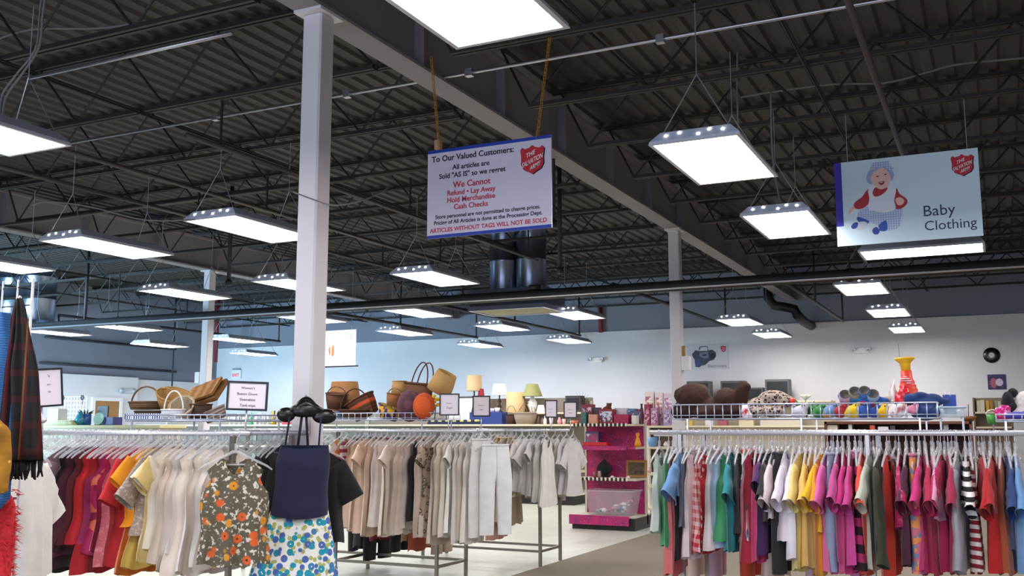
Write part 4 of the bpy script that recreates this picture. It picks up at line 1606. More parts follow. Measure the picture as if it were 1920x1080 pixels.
for sy in (-0.05, 0.06):
    MB().tube([(hh_[1] * (0.35 + 0.42 * math.cos(PI * k / 14)) + 0.03 * math.sin(PI * k / 14), sy, hh_[2] * 0.94 + 0.24 * math.sin(PI * k / 14)) for k in range(15)], 0.007, 6).build('handle', mat('#5a2f24', 0.6), t, True)
basket('tan half-bushel basket beside the tall shopping basket', 734, 762, 742, 715, 8.62, wick(TAN, TAN2), None, (0, 0, 0), 0.85, 1, 0.8, None)
basket('small slatted wooden basket with white lining', 724, 751, 762, 738, 8.35, wick('#a06a38', '#70451f'), None, (0, 0.1, 0), 1, 0.85, 0.8, 728)
t = thing('basket', 'purple-brown round woven basket tipped to face the front', 'basket', (PX(766, 8.34), 8.34, PZ_(766, 759, 8.34)), 0, None, (PI / 2 - 0.15, 0, 0.35))
r_ = sized(747, 786, 785, 732, 8.34)
MB().lathe([(0.001, 0.02), (r_[1] * 0.9, 0.03), (r_[1] * 1.0, 0.0), (r_[1] * 1.05, -0.08), (r_[1] * 0.8, -0.12), (0.001, -0.12)], 26, sy=1.25).build('body', wick('#6b3f4c', '#4a2a36', 1.4), t, True)
t = thing('basket', 'bright orange round woven basket tipped to face the front', 'basket', (PX(794, 8.26), 8.26, PZ_(794, 761, 8.26)), 0, None, (PI / 2 - 0.1, 0, 0.3))
r_ = sized(776, 812, 785, 738, 8.26)
MB().lathe([(0.001, 0.03), (r_[1] * 0.7, 0.03), (r_[1] * 1.0, 0.0), (r_[1] * 0.95, -0.05), (0.001, -0.06)], 26, sy=1.2).build('body', wick('#d2561c', '#a63c10', 1.4), t, True)
basket('tan tapered basket tipped over on the handle of the shopping basket', 800, 843, 735, 695, 8.6, wick('#cda468', '#a9804a'), None, (0, 0.5, 0), 0.8, 1.0, 0.9, None, rim=False)
t = thing('silk_flower', 'yellow silk flowers beside the orange round basket', 'flowers', (PX(815, 8.45), 8.45, zB))
f = MB()
for k in range(16):
    a = R.uniform(0, 2 * PI)
    f.ball((0.05 * math.cos(a) * R.random(), 0.04 * math.sin(a), 0.13 + R.uniform(-0.03, 0.1)), (0.022, 0.022, 0.014), 7, 5)
f.build('bloom', mat('#e8bd20', 0.7), t, True)
MB().tube([(0, 0, 0), (0.01, 0, 0.14)], 0.006, 5).build('stem', mat('#3f6b2a', 0.7), t)
t = thing('folded_cloth', 'slate blue folded cloth in the wire tray at the near column', 'cloth', (PX(635, 8.4), 8.4, zB))
for k in range(3):
    f = MB()
    a = sized(615 - 2 * k, 656 + 3 * k, 787, 770, 8.4)[1]
    f.loft([[(a * (0.9 + 0.1 * (j % 2)) * math.cos(2 * PI * q / 20), 0.14 * math.sin(2 * PI * q / 20), 0.002 + k * 0.026 + j * 0.0085 + 0.006 * math.sin(q)) for q in range(20)] for j in range(4)], 0, True, True)
    f.build('fold', mat('#5d6a86', 0.9, pat='cloth'), t, True)

# ---- small baskets on the wire tray above the red-to-cream rack
x0, x1 = PX(236, YA), PX(425, YA)
tzA = PZ_(330, 789, YA)
topper('low wire tray of small baskets above the red-to-cream rack', x0, x1, YA, YA2, tzA, tzA + 0.035, 16, 5, [(x0 + 0.05, YA), (x1 - 0.05, YA), (x0 + 0.05, YA2), (x1 - 0.05, YA2)])
zA = tzA + 0.006
Y1 = 4.72
basket('shallow brown trug basket with a tall thin bow handle', 244, 300, 768, 754, 4.9, wick('#7a5a3a', '#553c24'), None, (0, 0, 0), 1, 0.85, 0.6, 725)
basket('brown twig bundle basket under the trug', 258, 306, 783, 766, 4.86, wick('#57422c', '#33261a'), zA, (0, 0, 0), 1, 0.9, 0.8, None)
t = carton('basket', 'basket', 'blue and white striped cloth-lined tray basket at the front', 234, 311, 789, 777, 4.56, '#d9dde6', zA, 0.12)
MB().box(-sized(234, 311, 789, 777, 4.56)[1] - 0.002, -0.062, 0.004, sized(234, 311, 789, 777, 4.56)[1] + 0.002, 0.062, sized(234, 311, 789, 777, 4.56)[2] + 0.001).build('lining', mat('#e4e6ec', 0.8, pat='vstripe', hex2='#2f4b86', scale=2.6), t)
basket('small white basket with a tall thin white handle', 306, 343, 789, 770, 4.6, wick('#e4e4ea', '#b9bcc8'), zA, (0, 0, 0), 1, 0.85, 0.8, 733, mat('#e6e4e2', 0.5))
basket('cream eight-sided basket tilted forward beside the white basket', 330, 366, 778, 750, 4.68, wick('#cdbd9e', '#a8977a'), None, (0.9, 0.2, 0.2), 1, 0.75, 1, None, None, square=True)
basket('straw-coloured coiled basket lying on the twig bundle', 297, 352, 764, 738, 4.9, wick('#b58b4c', '#886331', 1.3), None, (0.3, 0.35, 0), 1, 0.8, 0.8, 730)
t = thing('straw_mat', 'stiff brown woven mat folded over the small baskets', 'mat', (PX(384, 4.86), 4.86, PZ_(384, 745, 4.86)), 0, None, (0.75, -0.16, 0.1))
a = sized(352, 416, 760, 735, 4.86)[1]
MB().loft([[(-a, -0.09, 0), (a, -0.09, 0.02), (a * 1.05, 0.09, 0.02), (-a, 0.09, 0.0)], [(-a, -0.09, 0.022), (a, -0.09, 0.045), (a * 1.05, 0.09, 0.05), (-a, 0.09, 0.022)]], 0, True, True).build('lower_leaf', wick('#9a6a35', '#70491f'), t)
MB().loft([[(-a * 0.85, -0.08, 0.026), (a * 0.9, -0.08, 0.06), (a * 0.92, 0.08, 0.062), (-a * 0.85, 0.08, 0.026)], [(-a * 0.85, -0.08, 0.04), (a * 0.9, -0.08, 0.078), (a * 0.92, 0.08, 0.08), (-a * 0.85, 0.08, 0.04)]], 0, True, True).build('upper_leaf', wick('#a97a40', '#7d5427'), t)
basket('dark brown bamboo basket standing under the folded mat', 360, 392, 789, 760, 4.7, wick('#4d3422', '#2c1c12'), zA, (0, 0, 0), 1, 0.9, 0.9, None)
basket('grey and navy woven basket tilted behind the small tank-top sign', 388, 426, 786, 764, 4.75, wick('#55535c', '#b6a184', 0.7), zA, (0.3, -0.3, 0), 1, 0.8, 0.8, None)

# ---- long shelving row across the shop, in front of the back wall
Yg, Yu, Ye = 17.4, 17.95, 18.4
GZ, UZ = 1.495, 1.73
cream = mat('#d8cfb4', 0.6)
GX = [PX(255, Yg), PX(425, Yg), PX(640, Yg), PX(860, Yg), PX(1076, Yg)]
for i, (xa, xb, lab) in enumerate(zip(GX, GX[1:], ('cream shelving unit behind the small baskets', 'cream shelving unit of glassware behind the near white column', 'cream shelving unit behind the brown baskets', 'cream shelving unit under the table lamps'))):
    t = thing('shelving_unit', lab, 'shelving', (0, 0, 0), 0, None)
    MB().box(xa + 0.02, Yg + 0.02, 0, xb - 0.02, Ye, 0.16).build('plinth', BLACKM, t)
    MB().box(xa + 0.01, Ye - 0.02, 0.16, xb - 0.01, Ye + 0.02, 2.02 if i == 3 else 1.72).build('back_panel', mat('#8d8478', 0.7), t)
    for (z, ya_) in ((0.2, Yg), (0.62, Yg + 0.1), (1.04, Yg + 0.1), (GZ, Yg), (UZ, Yu)):
        if z == UZ and i != 3:
            continue
        MB().cbox(xa + 0.005, ya_, z - 0.035, xb - 0.005, Ye - 0.02, z, 0.006).build('shelf', cream, t)
    for xx in (xa + 0.005, xb - 0.045):
        MB().box(xx, Ye - 0.05, 0.16, xx + 0.04, Ye + 0.03, 1.95 if i == 3 else 1.7).build('upright', mat('#b9b4a6', 0.5), t)
LG = 'table lamps on the upper shelf'
shade = lambda a: mat(a, 0.8)


def lamp(label, px0, px1, pys, pyt, base_prof, bw, bm, sm, ttop=0.75):
    y = 18.15
    cx_, hw, hs, zs = sized(px0, px1, pys, pyt, y)
    t = thing('table_lamp', label, 'lamp', (cx_, y, UZ), 0, LG)
    hb = zs - UZ
    MB().lathe([(max(r, 0.001) * bw, q * hb) for r, q in base_prof], 16).build('base', bm, t, True)
    MB().tube([(0, 0, hb * 0.9), (0, 0, hb + hs * 0.7)], 0.008, 6).build('stem', CHROME, t, True)
    MB().lathe([(hw, hb), (hw * ttop, hb + hs), (hw * ttop * 0.97, hb + hs), (hw * 0.97, hb)], 26).build('lamp_shade', sm, t, True)
    MB().lathe([(0.012, hb + hs * 0.6), (0.04, hb + hs * 0.8), (0.012, hb + hs * 0.95)], 10).build('bulb', mat('#f2efe6', 0.3), t, True)
    return t


lamp('table lamp with a tall beige drum shade', 876, 902, 733, 704, [(0, 0), (1, 0), (0.9, 0.06), (0.15, 0.12), (0.15, 1)], 0.11, mat('#6d5a4a', 0.4, 0.5), shade('#d2b284'), 0.93)
lamp('table lamp with a plain white shade on a dark twisted base', 923, 950, 741, 720, [(0, 0), (1, 0), (0.6, 0.1), (0.2, 0.2), (0.5, 0.35), (0.18, 0.5), (0.45, 0.65), (0.15, 0.8), (0.15, 1)], 0.09, mat('#3a2a24', 0.5, 0.3), shade('#f0efec'), 0.76)
lamp('table lamp with an olive green cone shade and white base', 981, 1016, 743, 720, [(0, 0), (0.7, 0), (0.6, 0.1), (1, 0.4), (0.95, 0.65), (0.4, 0.9), (0.3, 1)], 0.1, mat('#e8e6e0', 0.35), shade('#9a9a62'), 0.56)
lamp('small lamp with a dark red shade behind the second white sign', 896, 908, 745, 729, [(0, 0), (1, 0), (0.2, 0.1), (0.2, 1)], 0.06, mat('#6a4a3a', 0.5), shade('#9c2434'), 0.7)
vessel('lamp_shade', 'lamp shade', 'loose beige cylinder lamp shade standing on the upper shelf', 951, 983, 771, 733, 18.1, [(1, 0), (1, 1), (0.97, 1), (0.97, 0)], shade('#d4b585'), UZ, 26)
vessel('lamp_shade', 'lamp shade', 'small loose white cone lamp shade beside the white-based lamp', 1006, 1023, 771, 757, 18.1, [(1, 0), (0.55, 1), (0.52, 1), (0.97, 0)], shade('#f2f0ec'), UZ, 20)
t = thing('wire_basket', 'low wire basket with thin hoops in front of the beige shade', 'wire basket', (PX(980, 18.02), 18.02, UZ))
f = MB()
for k in range(5):
    rr = 0.06 + 0.025 * k
    f.tube([(rr * math.cos(PI * q / 12) + 0.02 * k, 0.03 * k - 0.05, rr * 1.5 * math.sin(PI * q / 12)) for q in range(13)], 0.005, 5)
f.build('hoop', mat('#9a8262', 0.5, 0.4), t, True)
MB().box(-0.1, -0.08, 0, 0.24, 0.1, 0.01).build('base', mat('#9a8262', 0.5, 0.4), t)
carton('speaker', 'speaker', 'dark grey loudspeaker box behind the fourth white sign', 1060, 1089, 772, 741, 18.1, '#3a3a3f', UZ, 0.22, mat('#2a2a2e', 0.9))
t = thing('dry_twig', 'dry branching twig beside the dark loudspeaker', 'twig', (PX(1090, 18.2), 18.2, UZ))
f = MB()
for k in range(7):
    a = -0.3 + 0.28 * k
    f.tube([(0, 0, 0), (0.03 * a, 0, 0.18), (0.2 * math.sin(a), 0.03 * k - 0.1, 0.2 + 0.2 * math.cos(a))], [0.006, 0.004, 0.002], 4)
f.build('branches', mat('#6a6258', 0.9), t, True)
# things on the lower ledge
y = 17.58
t = thing('framed_mirror', 'dark-framed bright mirror standing askew behind the first white sign', 'mirror', (PX(858, y + 0.1), y + 0.18, GZ), 0, None, (-0.12, 0.0, 0))
cx_, hw, h, _ = sized(826, 878, 790, 737, y + 0.1)
MB().prism([(-hw, 0), (hw * 0.72, 0), (hw * 1.05, h), (-hw, h)], 0, 0.03).build('frame', mat('#3f4044', 0.5), t)
MB().prism([(-hw * 0.9, h * 0.06), (hw * 0.66, h * 0.06), (hw * 0.93, h * 0.93), (-hw * 0.9, h * 0.93)], -0.004, 0.002).build('glass', mat('#eef2f2', 0.25), t)
carton('storage_bin', 'bin', 'royal blue plastic bin on the ledge under the lamps', 880, 941, 794, 771, y, '#23387e', GZ, 0.26)
vessel('cup', 'cup', 'lavender cup standing on the blue bin, first of two', 918, 927, 771, 764, y + 0.1, CUP, mat('#cfc6dc', 0.4), GZ + sized(880, 941, 794, 771, y)[2])
vessel('cup', 'cup', 'white cup standing on the blue bin, nearest its end', 928, 937, 771, 763, y + 0.1, CUP, mat('#e4e2e8', 0.4), GZ + sized(880, 941, 794, 771, y)[2])
basket('dark brown basket with a round bow handle beside the blue bin', 949, 968, 794, 777, y, wick('#4a2a20', '#2e1812'), GZ, (0, 0, 0), 1, 0.85, 0.9, 761)
basket('sagging taupe fabric basket next to the dark handled one', 964, 1006, 794, 773, y, mat('#a08f7d', 0.9, pat='cloth'), GZ, (0, 0, 0), 1, 0.75, 0.7, None)
t = thing('folded_blanket', 'navy blanket with yellow and white squares below the first white sign', 'blanket', (PX(852, y - 0.02), y, GZ))
a = sized(803, 900, 795, 785, y)[1]
MB().cbox(-a, -0.1, 0, a, 0.14, 0.05, 0.02).build('lower_fold', mat('#1d2a4a', 0.9), t, True)
MB().cbox(-a * 0.97, -0.1, 0.05, a * 0.95, 0.12, 0.095, 0.02).build('upper_fold', mat('#27345a', 0.9, pat='vstripe', hex2='#c9bd7a', scale=0.3), t, True)
for (pa, pb, pt, hexc, prof, nm, lab) in ((1007, 1013, 779, '#4a3a30', BOTTLE, 'bottle', 'dark brown bottle, first on the ledge beside the taupe basket'), (1014, 1020, 782, '#6a5348', VASE, 'vase', 'small brown vase left of the third white sign'),
                                          (1019, 1025, 778, '#e6e2dc', BOTTLE, 'bottle', 'white bottle directly under the third white sign'), (1030, 1037, 782, '#d8cfe0', CUP, 'cup', 'pale lilac cup right under the third white sign'),
                                          (1045, 1053, 781, '#d99aa2', VASE, 'vase', 'pink vase between the third and fourth white signs'), (1054, 1061, 784, '#e8b5b8', CUP, 'cup', 'pale pink cup beside the pink vase'),
                                          (1063, 1069, 785, '#47603a', VASE, 'vase', 'small green vase below the fourth white sign'), (1071, 1084, 787, '#c06a44', CUP, 'bowl', 'orange-brown bowl at the end of the ledge')):
    vessel(nm, nm, lab, pa, pb, 794, pt, y, prof, mat(hexc, 0.35), GZ, 14)
# glassware and candle ends seen left of the near column
glass = clear_mat('#e6eff2', 0.5, 0.08)
for k, (pa, pt) in enumerate(((428, 776), (436, 778), (445, 772), (453, 779), (477, 775), (484, 770), (491, 777), (499, 773))):
    vessel('goblet', 'glass', 'clear stemmed glass among the glassware left of the near column', pa, pa + 6, 793, pt, y + 0.06 * (k % 3), GOBLET, glass, GZ, 12, group='clear glasses left of the near column')
vessel('decanter', 'decanter', 'slim green glass cone behind the women\'s tank-tops sign', 467, 475, 793, 768, y, [(0, 0), (1, 0), (0.25, 0.8), (0.1, 1), (0, 1)], mat('#3fae74', 0.2), GZ, 14)
vessel('candle_holder', 'candle holder', 'gold candle holder beside the near white column', 508, 517, 793, 767, y, [(0, 0), (1, 0), (0.9, 0.3), (0.5, 0.35), (0.9, 0.5), (0.5, 0.6), (0.6, 1), (0, 1)], mat('#b09440', 0.35, 0.7), GZ, 14)
carton('picture_frame', 'picture frame', 'small cream picture frame beside the gold candle holder', 519, 530, 793, 774, y, '#c9c2ae', GZ, 0.04, mat('#57604f', 0.6))
vessel('vase', 'vase', 'narrow grey-blue vase touching the near column edge', 535, 542, 793, 772, y, VASE, mat('#8fa1b2', 0.35), GZ, 14)
vessel('plant_pot', 'pot', 'terracotta pot with green leaves beside the near column', 523, 536, 785, 764, y + 0.3, [(0, 0), (0.6, 0), (0.9, 0.5), (0.7, 0.7), (0.9, 1), (0, 0.9)], mat('#8a8a70', 0.7), GZ, 14)
carton('tray', 'tray', 'flat red tray on the shelf in front of the near column', 528, 556, 794, 789, y - 0.1, '#b3262a', GZ, 0.2)

# ---- far counter at the left with vases
Yc0 = 12.0
x0, x1 = PX(60, Yc0), PX(300, Yc0)
cz = PZ_(170, 797, Yc0)
t = thing('counter', 'yellowish counter top behind the red rack holding blue vases', 'counter', (0, 0, 0))
MB().cbox(x0, Yc0, cz - 0.05, x1, Yc0 + 0.6, cz, 0.01).build('counter_top', mat('#cfc595', 0.6), t)
MB().box(x0 + 0.05, Yc0 + 0.04, 0, x1 - 0.05, Yc0 + 0.56, cz - 0.05).build('body', mat('#b9b29a', 0.7), t)
t = thing('cloth_bundle', 'pale yellow folded lace on the far counter', 'cloth', (PX(112, Yc0 + 0.1), Yc0 + 0.2, cz))
a = sized(86, 142, 797, 786, Yc0)[1]
for k in range(3):
    MB().cbox(-a + 0.03 * k, -0.15, 0.028 * k, a - 0.02 * k, 0.15, 0.028 * k + 0.027, 0.01).build('fold', mat('#cfc79c', 0.9, pat='speck', hex2='#e6e0c4'), t, True)
vessel('vase', 'vase', 'turquoise vase on the far counter beside the blue one', 143, 156, 797, 772, Yc0 + 0.2, VASE, mat('#3c95ac', 0.25), cz, 18)
t = vessel('vase', 'vase', 'blue square-shouldered vase with dark leaves on the far counter', 154, 168, 797, 776, Yc0 + 0.3, [(0, 0), (0.9, 0), (1, 0.1), (1, 0.95), (0.9, 1), (0.8, 0.9)], mat('#1f5c9c', 0.3), cz, 18)
f = MB()
for k in range(12):
    a = R.uniform(0, 2 * PI)
    p = Vector((0.03 * math.cos(a), 0.03 * math.sin(a), 0.14))
    q = p + Vector((0.09 * math.cos(a), 0.09 * math.sin(a), R.uniform(0.05, 0.15)))
    f.tube([p, (p + q) / 2 + Vector((0, 0, 0.02)), q], [0.004, 0.014, 0.003], 5)
f.build('leaves', mat('#26402e', 0.7), t, True)
carton('storage_bin', 'bin', 'purple-blue fabric bin on the far counter', 190, 212, 797, 782, Yc0 + 0.15, '#3a3a78', cz, 0.2)
t = thing('plate', 'pale green glass plate leaning on the purple-blue bin', 'plate', (PX(182, Yc0 + 0.08), Yc0 + 0.12, cz + 0.105), 0, None, (PI / 2 - 0.25, 0, 0.2))
MB().lathe([(0.001, 0), (0.06, 0), (0.1, 0.012), (0.104, 0.016), (0.098, 0.018), (0.06, 0.008), (0.001, 0.008)], 24, sy=1.05).build('body', clear_mat('#b7d9c2', 0.7, 0.15), t, True)
t = thing('grid_panel', 'white wire grid with dark iron flowers near the brown door', 'display stand', (0, 0, 0))
yg = 13.6
f = MB()
xa, xb = PX(114, yg), PX(160, yg)
za, zb_ = 0.0, PZ_(140, 744, yg)
for k in range(9):
    f.tube([(xa + (xb - xa) * k / 8, yg, za), (xa + (xb - xa) * k / 8, yg, zb_)], 0.006, 5)
z = zb_
while z > 0.9:
    f.tube([(xa, yg, z), (xb, yg, z)], 0.006, 5)
    z -= 0.08
f.build('grid', WHITE, t, True)
for px_ in (117, 154):
    fl = MB()
    for k in range(6):
        fl.ball((PX(px_, yg) + 0.035 * math.cos(k * PI / 3), yg - 0.03, zb_ - 0.02 + 0.035 * math.sin(k * PI / 3)), (0.022, 0.01, 0.022), 7, 5)
    fl.tube([(PX(px_, yg), yg - 0.02, zb_ - 0.02), (PX(px_, yg), yg - 0.02, zb_ - 0.16)], 0.006, 5)
    fl.build('iron_flower', BLACKM, t, True)
carton('laptop', 'laptop', 'open dark laptop screen in front of the brown door', 181, 201, 796, 760, 12.4, '#26262c', cz, 0.03)
carton('plastic_tub', 'tub', 'clear plastic tub on the far counter beyond the plaid scarf', 88, 108, 788, 766, Yc0 + 0.3, '#c4d0d4', cz + 0.085, 0.2)

# ---- pink glitter shelf unit
PYF, PYB = 13.5, 14.1
pxl, pxr = -5.63, -4.67
pink = mat('#c02468', 0.45, pat='clouds', hex2='#8f2466', hex3='#e3a9c4', scale=1.1)
upm = mat('#c9bfae', 0.5)
t = thing('shelf_unit', 'pink glitter-papered shelf unit standing alone by the white rack', 'shelf', (0, 0, 0))
z1_, z2_, z3_, z4_ = (PZ_(1140, 795, PYF + 0.12), PZ_(1140, 838, PYF + 0.12), PZ_(1140, 897, PYF + 0.12), PZ_(1135, 968, PYF))
MB().box(pxl + 0.02, PYB - 0.03, 0.1, pxr - 0.02, PYB, z1_ + 0.02).build('back_panel', pink, t)
for xx in (pxl, pxr - 0.03):
    MB().box(xx, PYB - 0.05, 0.05, xx + 0.03, PYB + 0.01, z1_ + 0.04).build('upright', upm, t)
for (z, pk) in ((z1_, 0), (z2_, 1), (z3_, 0)):
    s_ = MB().box(pxl + 0.01, PYF + 0.12, z - 0.03, pxr - 0.01, PYB - 0.03, z).build('shelf', pink if pk else mat('#cbbba4', 0.6), t)
    if pk:
        MB().box(pxl + 0.0, PYF + 0.095, z - 0.045, pxr - 0.14, PYF + 0.12, z + 0.012).build('edge_trim', pink, s_)
    else:
        e = MB()
        n = 26
        for k in range(n):
            xx = pxl + 0.0 + (pxr - 0.13 - pxl) * k / n
            e.ball((xx + 0.015, PYF + 0.11, z - 0.012), (0.0155, 0.008, 0.026), 8, 5, k % 2)
        e.build('edge_trim', [mat('#141216', 0.6), mat('#e6e0d6', 0.6)], s_)
    MB().prism([(pxr - 0.0, z)] * 0 + [(pxr - 0.012, z - 0.03), (pxr - 0.006, z - 0.03), (pxr - 0.006, z), (pxr - 0.012, z)], PYF + 0.12, PYB).build('bracket', upm, s_)
MB().box(pxl, PYF + 0.02, z4_ - 0.02, pxr, PYB + 0.1, z4_).build('deck', mat('#c6bcae', 0.6), t)
MB().box(pxl - 0.02, PYF - 0.03, 0.07, pxr - 0.08, PYF + 0.0, z4_ + 0.01).build('kick_front', pink, t)
MB().box(pxl + 0.01, PYF + 0.02, 0.0, pxr + 0.0, PYB + 0.35, z4_ - 0.02).build('plinth', BLACKM, t)
# on it
yb_ = PYF + 0.3
tubm = clear_mat('#d9d2da', 0.3, 0.2)
cx_, hw, h, _ = sized(1103, 1193, 968, 921, yb_)
t = thing('plastic_tub', 'clear plastic tub of odds and ends at the foot of the pink shelf', 'tub', (cx_, yb_, z4_))
dp = 0.2
MB().loft([[(-hw * s + 0.0, -dp * s, z), (hw * s, -dp * s, z), (hw * s, dp * s, z), (-hw * s, dp * s, z)] for s, z in ((0.8, 0.0), (0.81, 0.005), (0.98, h), (1.03, h), (1.03, h - 0.02), (0.985, h - 0.02))], 0, True, False).build('body', tubm, t)
for k in range(34):
    q = MB()
    r_ = R.uniform(0.025, 0.05)
    q.ball((0, 0, 0), (r_, r_ * R.uniform(0.5, 1), r_ * R.uniform(0.4, 0.8)), 8, 5)
    xx, yy = R.uniform(-hw * 0.7, hw * 0.7), R.uniform(-dp * 0.65, dp * 0.65)
    o = q.build('small_toy', mat(R.choice(('#e6e2e0', '#5f8f9a', '#d98fa0', '#4a76ac', '#7f9a8a', '#efe9e4')), 0.5), None, True, (cx_ + xx, yb_ + yy, z4_ + 0.045 + R.uniform(0, 0.13) * max(0.15, 0.5 + xx / hw)))
    tag(o, 'small odd toy lying inside the clear tub at the pink shelf', 'toy', 'small toys in the clear tub')
cx_, hw, h, _ = sized(1113, 1141, 895, 861, yb_)
t = thing('leaf_plaque', 'black pointed leaf-shaped plaque on the pink shelf', 'plaque', (cx_, yb_ + 0.1, z3_))
pl = [(-0.35 * hw, 0)] + [(-hw * math.sin(PI * (0.15 + 0.85 * k / 8)) if k < 8 else 0, h * (0.12 + 0.88 * (k / 8) ** 1.1)) for k in range(9)]
pl = pl + [(-x_, z_) for x_, z_ in reversed(pl[:-1])]
MB().prism(pl, 0, 0.03).build('body', mat('#121316', 0.3), t)
MB().box(-hw * 0.5, -0.04, 0, hw * 0.5, 0.06, 0.02).build('foot', BLACKM, t)
cx_, hw, h, _ = sized(1168, 1207, 893, 860, yb_)
t = thing('framed_picture', 'brown-framed dark picture leaning on the pink shelf', 'picture', (cx_ - 0.01, yb_ + 0.12, z3_ + 0.006), 0, None, (-0.12, 0, 0))
MB().cbox(-hw, -0.015, 0, hw, 0.015, h, 0.03).build('frame', mat('#9a6a2c', 0.5), t)
MB().box(-hw * 0.78, -0.018, h * 0.14, hw * 0.78, -0.013, h * 0.86).build('picture', mat('#1a1814', 0.4, pat='clouds', hex2='#5c4316', scale=3), t)
vessel('squeeze_bottle', 'bottle', 'orange bottle with a knobbed top on the pink middle shelf', 1189, 1201, 838, 811, yb_, [(0, 0), (1, 0), (1, 0.2), (0.5, 0.6), (0.35, 0.7), (0.6, 0.85), (0.4, 1), (0, 1)], mat('#e8960f', 0.4), z2_)
carton('toy_box', 'toy box', 'blue and purple toy box on the pink middle shelf', 1097, 1122, 836, 808, yb_, '#54507c', z2_, 0.1, mat('#5d7da8', 0.5, pat='patches', hex2='#9a4a70', hex3='#c9d0e0'))
carton('tray', 'tray', 'red flat tray jutting from the pink middle shelf', 1092, 1137, 838, 831, PYF + 0.125, '#c4202c', z2_ + 0.013, 0.16)
for (pa, pb, pt, hexc, lab) in ((1111, 1119, 883, '#7c4a50', 'small maroon jar before the leaf plaque'), (1120, 1126, 882, '#b09a90', 'small beige jar before the leaf plaque')):
    vessel('jar', 'jar', lab, pa, pb, 895, pt, PYF + 0.2, [(0, 0), (1, 0), (1, 0.7), (0.8, 0.75), (0.85, 1), (0, 1)], mat(hexc, 0.4), z3_, 12)
for (pa, pb) in ((1143, 1150), (1172, 1180)):
    vessel('shell', 'shell', 'white trinket lying on the lower pink shelf, ' + ('beside the leaf plaque' if pa < 1150 else 'below the brown frame'), pa, pb, 895, 890, PYF + 0.2, [(0, 0), (0.8, 0.1), (1, 0.5), (0.6, 0.9), (0, 1)], mat('#e6e2dc', 0.4), z3_, 10)
for (nm, cat, lab, pa, pb, pt, hexc, pn, dy) in (
        ('book', 'book', 'teal book at the end of the pink top shelf', 1090, 1099, 772, '#3f6a6a', None, 0.02),
        ('game_box', 'game box', 'crimson boxed game on the pink top shelf beside the dark loudspeaker', 1089, 1111, 757, '#8a2440', ('#8fa3c0', '#7a2a44', '#d8c8c8'), 0.22),
        ('game_box', 'game box', 'salmon card box in front of the crimson game', 1103, 1119, 776, '#d09a80', None, 0.03),
        ('game_box', 'game box', 'dark grey box between the crimson and the blue game', 1110, 1123, 763, '#46404c', None, 0.24),
        ('toy_box', 'toy box', 'blue and red toy box in the middle of the pink top shelf', 1122, 1150, 766, '#8c2a38', ('#4a78b0', '#c8d4e0', '#7a2434'), 0.1),
        ('game_box', 'game box', 'magenta box right of the blue and red toy box', 1151, 1178, 776, '#a3184c', None, 0.04),
        ('game_box', 'game box', 'white box lying behind the magenta box', 1152, 1176, 764, '#d9d6de', None, 0.24),
        ('game_box', 'game box', 'sky blue puzzle box on the pink top shelf', 1177, 1192, 765, '#5f8fb0', ('#b9d4e0', '#42658c', '#c04a4a'), 0.2),
        ('game_box', 'game box', 'dark red puzzle box next to the sky blue one', 1191, 1202, 766, '#7a3040', ('#c8b8a8', '#4a70a0', '#8a2a3a'), 0.2),
        ('game_box', 'game box', 'small white carton at the front of the pink top shelf', 1184, 1193, 778, '#e0dcd6', None, 0.03)):
    carton(nm, cat, lab, pa, pb, 794, pt, PYF + 0.12 + dy, hexc, z1_, 0.13, mat(pn[0], 0.5, pat='patches', hex2=pn[1], hex3=pn[2], scale=2) if pn else None)
vessel('vase', 'vase', 'dark brown vase at the corner of the pink top shelf', 1199, 1208, 794, 756, PYF + 0.4, VASE, mat('#3a2420', 0.4), z1_)


def blob(name, label, cat, loc, balls, m, voxel=0.012, rotz=0.0, sub=(), group=None, noise=None):
    """a soft toy: several ellipsoids grown together into one skin"""
    f = MB()
    for c, r in balls:
        f.ball(c, r, 16, 10)
    o = f.build(name, m, None, True, loc, rotz)
    md = o.modifiers.new('skin', 'REMESH')
    md.mode = 'VOXEL'
    md.voxel_size = voxel
    md.use_smooth_shade = True
    s2 = o.modifiers.new('soft', 'SMOOTH')
    s2.iterations = 2
    if noise:
        tx = bpy.data.textures.new('fur', 'CLOUDS')
        tx.noise_scale = noise[0]
        d = o.modifiers.new('fur', 'DISPLACE')
        d.texture = tx
        d.strength = noise[1]
        d.mid_level = 0.5
    tag(o, label, cat, group)
    for (nm, mm, bs) in sub:
        g = MB()
        for c, r in bs:
            g.ball(c, r, 12, 8)
        g.build(nm, mm, o, True)
    return o


blob('teddy_bear', 'small brown teddy sitting on the toy boxes of the pink shelf', 'teddy bear', (PX(1139, PYF + 0.3), PYF + 0.3, z1_ + 0.2),
     [((0, 0, 0.02), (0.07, 0.05, 0.04)), ((0.03, -0.01, 0.07), (0.04, 0.04, 0.036)), ((0.0, 0, 0.1), (0.014, 0.01, 0.014)), ((0.06, 0, 0.1), (0.014, 0.01, 0.014)), ((-0.07, -0.03, 0.0), (0.03, 0.03, 0.02))],
     mat('#7a4a2c', 0.95, pat='fur', hex2='#5a3420'), 0.009)

# ---- wall shelving beyond the pink shelf and behind the bear
def shelves(label, px0, px1, y, depth, zs, back, sm, ztop, wood=None):
    x0_, x1_ = PX(px0, y), PX(px1, y)
    t = thing('shelving_unit', label, 'shelving', (0, 0, 0))
    MB().box(x0_, y + depth - 0.03, 0.0, x1_, y + depth, ztop).build('back_panel', back, t)
    for z in zs:
        MB().cbox(x0_, y, z - 0.035, x1_, y + depth - 0.03, z, 0.006).build('shelf', sm, t)
    for xx in (x0_, x1_ - 0.03):
        MB().box(xx, y + (0 if wood else depth - 0.08), 0, xx + 0.03, y + depth - 0.03, ztop).build('side_panel' if wood else 'upright', wood or upm, t)
    return t


